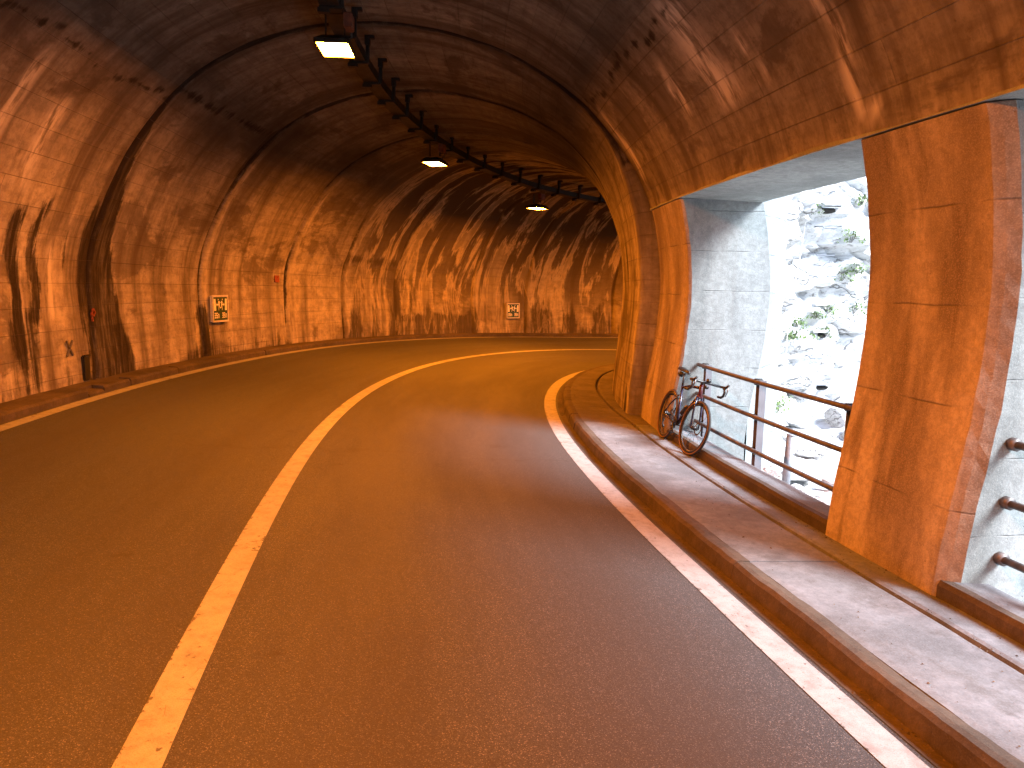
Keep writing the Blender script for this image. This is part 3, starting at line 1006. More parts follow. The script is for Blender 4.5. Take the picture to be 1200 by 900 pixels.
def lamp_proto():
    root = empty("tunnel_lamp")
    # local: X across the tunnel, Y along it, z = 0 at the glass
    bm = bmesh.new()
    w, l = 0.18, 0.27
    v = [bm.verts.new(p) for p in ((-w, -l, 0.012), (w, -l, 0.012), (w, l, 0.012), (-w, l, 0.012),
                                   (-w - .02, -l - .02, -0.012), (w + .02, -l - .02, -0.012), (w + .02, l + .02, -0.012), (-w - .02, l + .02, -0.012),
                                   (-w - .02, -l - .02, 0.035), (w + .02, -l - .02, 0.035), (w + .02, l + .02, 0.035), (-w - .02, l + .02, 0.035),
                                   (-w * .7, -l * .7, 0.10), (w * .7, -l * .7, 0.10), (w * .7, l * .7, 0.10), (-w * .7, l * .7, 0.10))]
    v2 = [bm.verts.new((p.co.x, p.co.y, -0.012)) for p in v[:4]]
    for i in range(4):
        j = (i + 1) % 4
        bm.faces.new((v[4 + i], v[4 + j], v[8 + j], v[8 + i]))
        bm.faces.new((v[8 + i], v[8 + j], v[12 + j], v[12 + i]))
        bm.faces.new((v2[i], v2[j], v[4 + j], v[4 + i]))
        bm.faces.new((v[i], v[j], v2[j], v2[i]))
    bm.faces.new(v[12:16])
    bm_obj("housing", bm, M['darkmetal'], root)
    bm = bmesh.new()
    g = [bm.verts.new(p) for p in ((-w + .002, -l + .002, 0.0), (-w + .002, l - .002, 0.0), (w - .002, l - .002, 0.0), (w - .002, -l + .002, 0.0))]
    bm.faces.new(g)
    bm_obj("glass", bm, M['glow'], root)
    bm = bmesh.new()
    for x_ in (-0.11, 0.11):
        bm_box(bm, (x_, 0, 0.27), (0.012, 0.05, 0.24))
    bm_box(bm, (0, 0, 0.39), (0.26, 0.06, 0.012))
    bm_obj("bracket", bm, M['darkmetal'], root)
    bm = bmesh.new()
    bm_box(bm, (0.16, -0.02, 0.30), (0.10, 0.22, 0.16), bevel=0.01)
    jb = bm_obj("junction_box", bm, M['rustbox'], root)
    bm = bmesh.new()
    bm_tube(bm, [(0.16, 0.08, 0.24), (0.17, 0.14, 0.18), (0.10, 0.16, 0.14), (0.05, 0.12, 0.12)], 0.009, 6)
    bm_obj("cable", bm, M['black'], root)
    return root


TRAY_OFF = -0.12
def tray_z(s):
    return float(np.interp(s, [-20, 7.6, 14.2, 19.5, 30], [5.06, 5.06, 4.86, 4.70, 4.68]))


lp = lamp_proto()
lamp_spots = [(7.55, 4.63, "brightest tunnel lamp, nearest in view, beside the cable tray at the top of the photo"),
              (14.2, 4.40, "middle one of the three lit tunnel lamps under the cable tray"),
              (19.75, 4.14, "farthest and smallest visible lit tunnel lamp before the bend"),
              (0.9, 4.63, "lit tunnel lamp just overhead of the viewpoint"),
              (-5.7, 4.63, "lit tunnel lamp behind the viewpoint"),
              (-12.4, 4.63, "lit tunnel lamp near the entrance end"),
              (26.6, 4.2, "lit tunnel lamp hidden round the bend"),
              (33.2, 4.2, "last lit tunnel lamp deep round the bend")]
for i, (s, z, lab) in enumerate(lamp_spots):
    o = lp if i == 0 else copy_thing(lp)
    o.location = tuple(W(s, TRAY_OFF - 0.02, z))
    o.rotation_euler = (0, 0, -heading(s))
    tag(o, lab, "lamp", "lamps under the tunnel's cable tray")

# cable tray with hangers
tray = empty("cable_tray")
tag(tray, "long black cable tray hung along the crown of the vault", "cable tray")
sweep("tray_channel", lambda s: [(TRAY_OFF + 0.11, tray_z(s) + 0.09), (TRAY_OFF + 0.11, tray_z(s) - 0.04), (TRAY_OFF - 0.11, tray_z(s) - 0.04),
                                 (TRAY_OFF - 0.11, tray_z(s) + 0.09), (TRAY_OFF - 0.10, tray_z(s) + 0.09), (TRAY_OFF - 0.10, tray_z(s) - 0.03),
                                 (TRAY_OFF + 0.10, tray_z(s) - 0.03), (TRAY_OFF + 0.10, tray_z(s) + 0.09)], -18, 36, M['darkmetal'], tray, 0.3)
for k, (do, dz) in enumerate(((0.03, -0.005), (-0.02, 0.0), (0.0, 0.02))):
    sweep("cable", lambda s: [(TRAY_OFF + do + 0.018 * math.cos(a), tray_z(s) + dz + 0.018 * math.sin(a)) for a in np.linspace(0, 2 * math.pi, 6, endpoint=False)],
          -18, 36, M['black'], tray, 0.3)
hb = bmesh.new()
bm_box(hb, (0.01, 0, -0.055), (0.26, 0.06, 0.028))
bm_box(hb, (-0.07, 0, -0.085), (0.13, 0.08, 0.05))
bm_box(hb, (0.135, 0, 0.12), (0.045, 0.045, 0.34))
bm_box(hb, (0.165, 0, 0.29), (0.13, 0.07, 0.045))
bm_box(hb, (0.135, 0, 0.24), (0.07, 0.09, 0.12), bevel=0.008)
h0 = bm_obj("hanger", hb, M['darkmetal'], tray)
for i in range(46):
    s = -8.3 + i * 0.95 + 0.42
    if i == 0:
        h = h0
    else:
        h = h0.copy()
        COL.objects.link(h)
        h.parent = tray
    h.location = tuple(W(s, TRAY_OFF, tray_z(s)))
    h.rotation_euler = (0, 0, -heading(s))


# ------------------------------------------------------------------ emergency exit signs
def fig_bm(mirror):
    """running figure, arrow and doorway in sign units, x right, z up, 1 = sign half width; polygons"""
    P = []
    door = [(-0.93, -0.16), (-0.93, 0.86), (-0.68, 0.86), (-0.62, -0.16)]
    arrow = [(-0.60, 0.36), (-0.48, 0.54), (-0.48, 0.42), (-0.22, 0.42), (-0.22, 0.30), (-0.48, 0.30), (-0.48, 0.18)]
    head = [(-0.30 + 0.06 * math.cos(a), 0.80 + 0.075 * math.sin(a)) for a in np.linspace(0, 2 * math.pi, 10, endpoint=False)]
    torso = [(-0.28, 0.66), (-0.15, 0.68), (-0.10, 0.36), (-0.20, 0.30), (-0.26, 0.36)]
    arm1 = [(-0.15, 0.68), (-0.02, 0.52), (-0.06, 0.47), (-0.17, 0.58)]
    arm2 = [(-0.27, 0.66), (-0.34, 0.50), (-0.30, 0.46), (-0.22, 0.58)]
    leg1 = [(-0.20, 0.34), (-0.11, 0.34), (-0.08, 0.14), (-0.13, 0.12)]
    foot = [(-0.13, 0.12), (-0.08, 0.16), (0.02, 0.10), (0.0, 0.03), (-0.10, 0.05)]
    leg2 = [(-0.26, 0.34), (-0.19, 0.30), (-0.22, -0.14), (-0.28, -0.14)]
    for poly in (door, arrow, head, torso, arm1, arm2, leg1, foot, leg2):
        P.append([((-x if mirror else x), z) for x, z in poly])
    return P


FONT = {'3': ["111", "001", "111", "001", "111"], '5': ["111", "100", "111", "001", "111"], '4': ["101", "101", "111", "001", "001"],
        'm': ["00000", "11110", "10101", "10101", "10101"], '8': ["111", "101", "111", "101", "111"], '0': ["111", "101", "101", "101", "111"]}


def make_sign():
    root = empty("exit_sign")
    # local: +Y is the front normal, X to the right seen from the front is -X; build facing -Y then rotate
    hw, hh, dp = 0.29, 0.26, 0.05
    bm = bmesh.new()
    bm_box(bm, (0, dp / 2, 0), (2 * hw - 0.02, dp, 2 * hh - 0.02), bevel=0.004)
    bm_obj("case", bm, M['white'], root)
    bm = bmesh.new()
    fw = 0.035
    bm_box(bm, (0, -0.006, hh - fw / 2), (2 * hw, 0.02, fw), bevel=0.004)
    bm_box(bm, (0, -0.006, -hh + fw / 2), (2 * hw, 0.02, fw), bevel=0.004)
    for sx in (-1, 1):
        bm_box(bm, (sx * (hw - fw / 2), -0.006, 0), (fw, 0.019, 2 * hh - 2 * fw + 0.004), bevel=0.004)
    bm_obj("frame", bm, M['white'], root)
    bm = bmesh.new()
    bm_box(bm, (0, -0.002, 0), (2 * (hw - fw) + 0.004, 0.006, 2 * (hh - fw) + 0.004))
    bm_obj("panel", bm, M['green'], root)
    bm = bmesh.new()
    kx, kz = (hw - fw), (hh - fw)
    for mir in (False, True):
        for poly in fig_bm(mir):
            vs = [bm.verts.new((x * kx, -0.0075, z * kz * 0.98)) for x, z in poly]
            f = bm.faces.new(vs)
    for x0, txt in ((-0.86, "35m"), (0.22, "35m")):
        cx = x0
        for ch in txt:
            g = FONT[ch]
            px = 0.062 if ch != 'm' else 0.042
            for r_, row in enumerate(g):
                for c_, on in enumerate(row):
                    if on == '1':
                        x1 = cx + c_ * px
                        z1 = -0.34 - r_ * 0.095
                        vs = [bm.verts.new((a * kx, -0.0075, b_ * kz)) for a, b_ in
                              ((x1, z1), (x1 + px, z1), (x1 + px, z1 - 0.095), (x1, z1 - 0.095))]
                        bm.faces.new(vs)
            cx += len(g[0]) * px + 0.05
    bmesh.ops.recalc_face_normals(bm, faces=bm.faces)
    bm_obj("pictogram", bm, M['signfig'], root)
    return root


sg = make_sign()
def wall_off(s, z):
    return float(np.interp(z, _C[:_iz, 1], _C[:_iz, 0]))
for i, (s, z, lab) in enumerate(((12.32, 1.375, "green emergency exit sign with white frame beside the second ring, larger in view"),
                                 (22.35, 1.08 + 0.17, "green emergency exit sign far down the left wall before the bend, smaller in view"))):
    o = sg if i == 0 else copy_thing(sg)
    # face the road: front (-Y local) points to -off direction
    H = heading(s)
    o.location = tuple(W(s, wall_off(s, z) - 0.075, z))
    # local -Y -> world direction of decreasing off = (cos H, -sin H)
    o.rotation_euler = (0, 0, math.pi / 2 - H)
    tag(o, lab, "sign", "emergency exit signs on the left wall")

# painted survey marks on the left wall
def mark(name, strokes, s, z, mat, label):
    bm = bmesh.new()
    c = Vector(W(s, wall_off(s, z) - 0.03, z))
    H = heading(s)
    ux = Vector((math.sin(H), math.cos(H), 0))
    nn = Vector((math.cos(H), -math.sin(H), 0))
    for (x0, z0, x1, z1, w_) in strokes:
        a_ = c + ux * x0 + Vector((0, 0, z0)); b__ = c + ux * x1 + Vector((0, 0, z1))
        d_ = (b__ - a_).normalized(); p_ = d_.cross(nn) * w_ / 2
        for k in (0, 1):
            pass
        vs = [bm.verts.new(a_ - p_), bm.verts.new(b__ - p_), bm.verts.new(b__ + p_), bm.verts.new(a_ + p_)]
        vb = [bm.verts.new(v.co - nn * 0.02) for v in vs]
        bm.faces.new(vs)
        for k in range(4):
            bm.faces.new((vs[k], vs[(k + 1) % 4], vb[(k + 1) % 4], vb[k]))
    bmesh.ops.recalc_face_normals(bm, faces=bm.faces)
    tag(bm_obj(name, bm, mat), label, "wall mark")


mark("painted_cross", [(-0.07, -0.10, 0.07, 0.10, 0.022), (-0.07, 0.10, 0.07, -0.10, 0.022)], 8.42, 0.98, M['bluepaint'],
     "small blue painted cross low on the left wall before the black stain")
mark("red_patch", [(-0.09, 0, 0.09, 0, 0.15)], 14.25, 1.98, M['redmark'], "small red painted patch on the left wall near the third ring")
mark("rust_loop", [(-0.03, -0.09, -0.05, 0.02, 0.02), (-0.05, 0.02, 0.0, 0.09, 0.02), (0.0, 0.09, 0.04, 0.03, 0.02), (0.04, 0.03, -0.01, -0.02, 0.02)],
     9.02, 1.40, M['redmark'], "thin red loop mark inside the black stain on the left wall")

# ------------------------------------------------------------------ railings
RAIL_OFF = -4.62


def railing(a0, a1, posts, label, up=0.0):
    root = empty("railing", tuple(W((a0 + a1) / 2, RAIL_OFF, -0.5)))
    tag(root, label, "railing")
    def P(s, o, z):
        return Vector(W(s, o, z)) - root.location
    for z in (0.985 + up, 0.625 + up, 0.275 + up):
        bm = bmesh.new()
        n = 10
        bm_tube(bm, [P(a0 + (a1 - a0) * k / n, RAIL_OFF + 0.045, z) for k in range(n + 1)], 0.024, 10)
        bm_obj("rail", bm, M['rail'], root, True)
    for s in posts:
        bm = bmesh.new()
        rot = Matrix.Rotation(-heading(s), 3, 'Z')
        zt = 1.0
        # I section post
        c = P(s, RAIL_OFF - 0.02, (zt - 0.5) / 2)
        ln = zt + 0.5
        bm_box(bm, c + rot @ Vector((0.0, 0.033, 0)), (0.075, 0.009, ln), rot)
        bm_box(bm, c + rot @ Vector((0.0, -0.033, 0)), (0.075, 0.009, ln), rot)
        bm_box(bm, c, (0.008, 0.057, ln - 0.004), rot)
        po = bm_obj("post", bm, M['steel'], root)
        bm = bmesh.new()
        bm_tube(bm, [P(s, RAIL_OFF - 0.02, 0.985), P(s, RAIL_OFF + 0.05, 0.985)], 0.034, 10)
        bm_obj("clamp", bm, M['darkmetal'], po, True)
        for z in (0.625, 0.275):
            bm = bmesh.new()
            bm_tube(bm, [P(s, RAIL_OFF + 0.0, z), P(s, RAIL_OFF + 0.05, z)], 0.028, 8)
            bm_obj("clamp", bm, M['darkmetal'], po, True)
    return root


railing(3.45, 7.18, (3.62, 5.32, 6.98), "brown three bar steel railing in the opening behind the bicycle")
rr = railing(-1.95, 1.94, (1.42, -0.3, -1.8), "brown three bar steel railing fixed to the broad pillar at the right edge", 0.045)
for z in (1.03, 0.67, 0.32):
    bm = bmesh.new()
    a = Vector(W(1.945, RAIL_OFF + 0.045, z)) - rr.location
    b_ = Vector(W(1.90, RAIL_OFF + 0.045, z)) - rr.location
    bm_tube(bm, [a, b_], 0.040, 10)
    bm_obj("wall_flange", bm, M['rail'], rr, True)
railing(-7.2, -3.4, (-3.6, -5.3, -7.0), "brown three bar steel railing in an opening behind the viewpoint, nearer one")
railing(-12.5, -8.7, (-8.9, -10.6, -12.3), "brown three bar steel railing in an opening behind the viewpoint, farther one")

# stub post outside
sp = empty("stub_post", (3.06, 7.87, -0.42))
sp.rotation_euler = (0, R(2.5), 0)
tag(sp, "short free standing galvanised post in the rubble beyond the railing", "post")
bm = bmesh.new()
bm_tube(bm, [(0, 0, 0), (0, 0, 0.75)], 0.047, 16)
bm_obj("tube", bm, M['galv'], sp, True)
bm = bmesh.new()
bm_tube(bm, [(0, 0, 0.745), (0, 0, 0.76)], 0.05, 16)
bm_obj("cap", bm, M['galv'], sp, True)

# ------------------------------------------------------------------ cliff, rubble ground and terrain outside
# footline of the cliff in plan, from behind the wing wall outwards
FOOT = np.array([(2.3, 10.2), (3.9, 10.5), (4.6, 11.7), (5.5, 13.0), (7.0, 14.0), (9.0, 14.6), (13, 15.5), (20, 15.0), (30, 10.0), (34, -2), (30, -16)], float)


def cliff():
    seg = np.concatenate([[0], np.cumsum(np.hypot(*np.diff(FOOT, axis=0).T))])
    us = np.concatenate([np.arange(0, 12, 0.07), np.arange(12, seg[-1], 0.6)])
    zs = np.concatenate([np.arange(-1.0, 6.0, 0.07), np.arange(6.0, 16.0, 0.5)])
    fx = np.interp(us, seg, FOOT[:, 0])
    fy = np.interp(us, seg, FOOT[:, 1])
    ux = np.gradient(fx, us); uy = np.gradient(fy, us)
    ul = np.hypot(ux, uy)
    nx, ny = uy / ul, -ux / ul      # towards the gallery
    n, m = len(us), len(zs)
    V = np.zeros((n, m, 3))
    for i in range(n):
        for k in range(m):
            z = zs[k]
            base = -0.16 * max(z, 0) - 0.0
            q = Vector((us[i] * 0.55, 0, z * 0.75))
            big = noise.fractal(q, 0.9, 2.0, 3) * 0.55
            # ledges: strata dipping a little
            st = (z + 0.22 * us[i] * 0.5 + noise.noise(Vector((us[i] * 0.8, 3, z * 0.4))) * 0.5) / 0.62
            fr = st - math.floor(st)
            lay = noise.noise(Vector((math.floor(st) * 7.3, us[i] * 0.9, 1.0))) * 0.22
            ledge = lay - (0.16 * fr)
            cell = noise.cell(Vector((us[i] * 1.1 + lay * 2, math.floor(st), 0))) * 0.07
            fine = noise.fractal(Vector((us[i] * 3, 1, z * 4)), 0.8, 2.1, 5) * 0.13
            d = base + big + ledge + cell + fine
            V[i, k] = (fx[i] + nx[i] * d, fy[i] + ny[i] * d, z)
    idx = np.arange(n * m).reshape(n, m)
    f = np.stack([idx[:-1, :-1], idx[1:, :-1], idx[1:, 1:], idx[:-1, 1:]], -1).reshape(-1, 4)
    o = mesh_obj("cliff", V.reshape(-1, 3), f.tolist(), M['rock'])
    tag(o, kind='structure')
    return us, zs, V


c_us, c_zs, c_V = cliff()


def cliff_hit(px, py):
    """point of the cliff that this ray from the photograph's viewpoint meets (pixel of the 1200x900 photo)"""
    cr, sr = math.cos(0.01726), math.sin(0.01726)
    u, w = px - 600, py - 450
    a = u * cr + w * sr
    b_ = -u * sr + w * cr
    cp, sp_ = math.cos(pitch), math.sin(pitch)
    d = np.array([a / 850, cp - b_ / 850 * sp_, -sp_ - b_ / 850 * cp])
    V = c_V.reshape(-1, 3) - np.array([0, 0, CAM_Z])
    t = V @ d / (d @ d)
    e = np.linalg.norm(V - t[:, None] * d, axis=1)
    e[t < 1] = 99
    i = int(e.argmin())
    return Vector(c_V.reshape(-1, 3)[i])


def ground():
    xs = np.concatenate([np.arange(-60, 0, 6), np.arange(0, 12, 0.12), np.arange(12, 80, 5)])
    ys = np.concatenate([np.arange(-60, -2, 6), np.arange(-2, 14, 0.14), np.arange(14, 90, 6)])
    V = np.zeros((len(xs), len(ys), 3))
    for i, x in enumerate(xs):
        for j, y in enumerate(ys):
            near = 0 < x < 12 and -2 < y < 14
            z = -0.62
            if near:
                z = -0.42 + 0.05 * max(0, y - 8) - 0.035 * max(0, x - 3.5)
                z += noise.fractal(Vector((x * 1.1, y * 1.1, 0)), 0.9, 2, 5) * 0.12
            V[i, j] = (x, y, z)
            if x < 0 or y > 14:
                V[i, j, 2] = -2.2
            if near:
                dd = np.hypot(_x - x, _y - y); q = int(dd.argmin())
                of = -(x - _x[q]) * math.cos(_h[q]) + (y - _y[q]) * math.sin(_h[q])
                if of > -4.4:
                    V[i, j, 2] = min(z, -0.6)
    idx = np.arange(V.shape[0] * V.shape[1]).reshape(V.shape[:2])
    f = np.stack([idx[:-1, :-1], idx[1:, :-1], idx[1:, 1:], idx[:-1, 1:]], -1).reshape(-1, 4)
    tag(mesh_obj("ground", V.reshape(-1, 3), f.tolist(), M['rock']), kind='structure')


ground()


def stone_bm(seed, r=1.0, flat=0.5):
    rs = random.Random(seed)
    bm = bmesh.new()
    bmesh.ops.create_icosphere(bm, subdivisions=2, radius=r)
    for _ in range(9):
        n = Vector((rs.gauss(0, 1), rs.gauss(0, 1), rs.gauss(0, 1))).normalized()
        d = r * rs.uniform(0.55, 0.8)
        for v in bm.verts:
            k = v.co.dot(n) - d
            if k > 0:
                v.co -= n * k * 0.95
    for v in bm.verts:
        v.co.z *= flat
        v.co += noise.noise_vector(v.co * 3 + Vector((seed, 0, 0))) * 0.04
    return bm


stone_meshes = []
for i in range(6):
    bm = stone_bm(i, 1.0, (0.35, 0.5, 0.28, 0.65, 0.4, 0.22)[i])
    o = bm_obj("rubble_stone", bm, M['rock'])
    stone_meshes.append(o)
cnt = 0
for i in range(150):
    if i < 46:
        x = rng.uniform(2.45, 4.2); y = rng.uniform(5.6, 9.2)
    else:
        x = rng.uniform(2.5, 7.5); y = rng.uniform(5.0, 13.0)
    # stay on the open ground in front of the cliff and outside the gallery wall
    d = np.hypot(_x - x, _y - y); j = int(d.argmin())
    off = -(x - _x[j]) * math.cos(_h[j]) + (y - _y[j]) * math.sin(_h[j])
    if off > -4.95 or (y > 8.9 and x < 3.9) or y - 8.2 > (x - 2.2) * 1.5:
        continue
    o = stone_meshes[cnt] if cnt < 6 else stone_meshes[cnt % 6].copy()
    if cnt >= 6:
        COL.objects.link(o)
    sc = rng.uniform(0.07, 0.26) if i < 100 else rng.uniform(0.2, 0.42)
    gz = -0.42 + 0.05 * max(0, y - 8) - 0.035 * max(0, x - 3.5)
    o.location = (x, y, gz + sc * 0.18)
    o.scale = (sc, sc * rng.uniform(0.6, 1.1), sc)
    o.rotation_euler = (rng.uniform(-0.35, 0.35), rng.uniform(-0.35, 0.35), rng.uniform(0, 6.28))
    tag(o, "pale angular rock among the rubble between the railing and the cliff", "rock", "rubble stones at the foot of the cliff")
    cnt += 1

# steel rungs up the cliff
def rung_bm():
    bm = bmesh.new()
    bm_tube(bm, [(-0.19, 0.16, 0.04), (-0.19, -0.10, 0.03), (-0.18, -0.115, 0.0), (0.18, -0.115, 0.0), (0.19, -0.10, 0.03), (0.19, 0.16, 0.04)], 0.010, 6)
    return bm
r0 = bm_obj("climbing_rung", rung_bm(), M['galv'], None, True)
rung_px = [(971, 243), (968, 268), (964, 300), (965, 327), (957, 418), (958, 448), (960, 240)]
rung_lab = ["topmost steel climbing rung on the cliff under the lintel", "second steel climbing rung from the top of the cliff",
            "third steel climbing rung from the top of the cliff", "steel climbing rung just above the two stone steps",
            "steel climbing rung below the two stone steps", "lowest steel climbing rung seen above the top rail"]
for i in range(6):
    o = r0 if i == 0 else r0.copy()
    if i:
        COL.objects.link(o)
    p = cliff_hit(*rung_px[i])
    o.location = p + Vector((-0.05, -0.12, 0))
    o.rotation_euler = (0, 0, R(8))
    tag(o, rung_lab[i], "climbing rung", "climbing rungs up the cliff")

# flat stone steps let into the rock ; dark stones below paint the shade of hollows
for i, (px, py) in enumerate(((963, 357), (960, 387), (962, 446), (974, 243))):
    p = cliff_hit(px, py)
    root = empty("stone_step", tuple(p + Vector((-0.04, -0.10, 0.0))), R(8))
    bm = bmesh.new()
    bm_box(bm, (0, 0.05, 0), (0.44, 0.42, 0.045), bevel=0.008)
    for v in bm.verts:
        v.co += noise.noise_vector(v.co * 6 + Vector((i, 0, 0))) * 0.012
    bm_obj("slab", bm, M['rock'], root)
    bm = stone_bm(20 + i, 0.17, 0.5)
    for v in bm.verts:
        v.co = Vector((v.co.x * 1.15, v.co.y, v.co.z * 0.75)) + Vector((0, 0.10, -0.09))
    bm_obj("hollow_shade_stone", bm, M['void'], root)
    tag(root, ["upper of the two flat stone steps amid leaves on the cliff", "lower of the two flat stone steps amid leaves on the cliff",
               "flat stone step just above the top rail of the railing", "flat dark stone step high on the cliff under the lintel"][i], "step")

# rope down the left of the rungs
pts_px = [(953, 226), (949, 250), (945, 275), (940, 300), (935, 330), (930, 360), (926, 390), (923, 420), (925, 455), (921, 485), (918, 505)]
pts = []
for q in pts_px:
    p = cliff_hit(*q)
    pts.append(p + Vector((-0.12, -0.22, 0)))
sm = []
for i, p in enumerate(pts):
    a = pts[max(i - 1, 0)]; c = pts[min(i + 1, len(pts) - 1)]
    sm.append((a + p * 2 + c) / 4)
bm = bmesh.new()
bm_tube(bm, sm, 0.008, 6)
o = bm_obj("rope", bm, M['rope'], None, True)
tag(o, "pale rope hanging down the cliff to the left of the rungs", "rope")

# plants on the cliff
def tuft(seed, n=60, r=0.22):
    rs = random.Random(seed)
    bm = bmesh.new()
    for _ in range(n):
        a = rs.uniform(0, 6.28)
        e = rs.uniform(-0.1, 1.3)
        L_ = r * rs.uniform(0.4, 1.0)
        d = Vector((math.cos(a) * math.cos(e), math.sin(a) * math.cos(e), math.sin(e)))
        p = d * L_ + Vector((0, 0, -0.03))
        sz = rs.uniform(0.022, 0.045)
        t = Vector((rs.gauss(0, 1), rs.gauss(0, 1), rs.gauss(0, 0.6))).normalized()
        u = t.cross(Vector((0, 0, 1)))
        u = u.normalized() if u.length > 1e-3 else Vector((1, 0, 0))
        v = [bm.verts.new(p - t * sz), bm.verts.new(p + u * sz * 0.5), bm.verts.new(p + t * sz), bm.verts.new(p - u * sz * 0.5)]
        bm.faces.new(v)
    return bm
plants = [((940, 245), 0.34), ((950, 247), 0.26), ((1003, 282), 0.28), ((973, 362), 0.22), ((955, 370), 0.18), ((971, 392), 0.22), ((949, 398), 0.2),
          ((935, 380), 0.2), ((1000, 365), 0.3), ((990, 325), 0.3), ((1005, 318), 0.22), ((905, 473), 0.3), ((916, 477), 0.26), ((1010, 238), 0.2), ((930, 395), 0.2)]
plant_lab = ["large green tuft under the lintel left of the rope", "green tuft right of the rope under the lintel", "bright green clump on the right of the cliff beside the pillar",
             "leafy sprig at the right end of the upper stone step", "small leafy sprig under the upper stone step", "leafy sprig at the right end of the lower stone step",
             "small leafy sprig under the lower stone step", "leafy sprig left of the two stone steps", "wide green clump low on the right of the cliff beside the pillar",
             "yellowish green clump in the rock crack right of the rungs", "small clump along the rock crack near the pillar", "green grass tuft seen between the railing's top and middle bars, left one",
             "green grass tuft seen between the railing's top and middle bars, right one", "small green tuft at the cliff's top right corner", "small sprig beside the rope below the stones"]
for i, ((px, py), r_) in enumerate(plants):
    o = empty("cliff_plant")
    tag(bm_obj("foliage", tuft(100 + i, int(70 + 260 * r_), r_), M['leaf'], o), kind='stuff')
    sb = bmesh.new()
    for k in range(3):
        bm_tube(sb, [(0.02 * k - 0.02, 0.08, -0.04), (0.03 * k - 0.03, 0.0, 0.02), (0.06 * k - 0.06, -0.04, r_ * 0.6)], [0.006, 0.005, 0.002], 5)
    bm_obj("stem", sb, M['soil'], o)
    o.location = cliff_hit(px, py) + Vector((-0.03, -0.07, 0))
    tag(o, plant_lab[i], "plant")


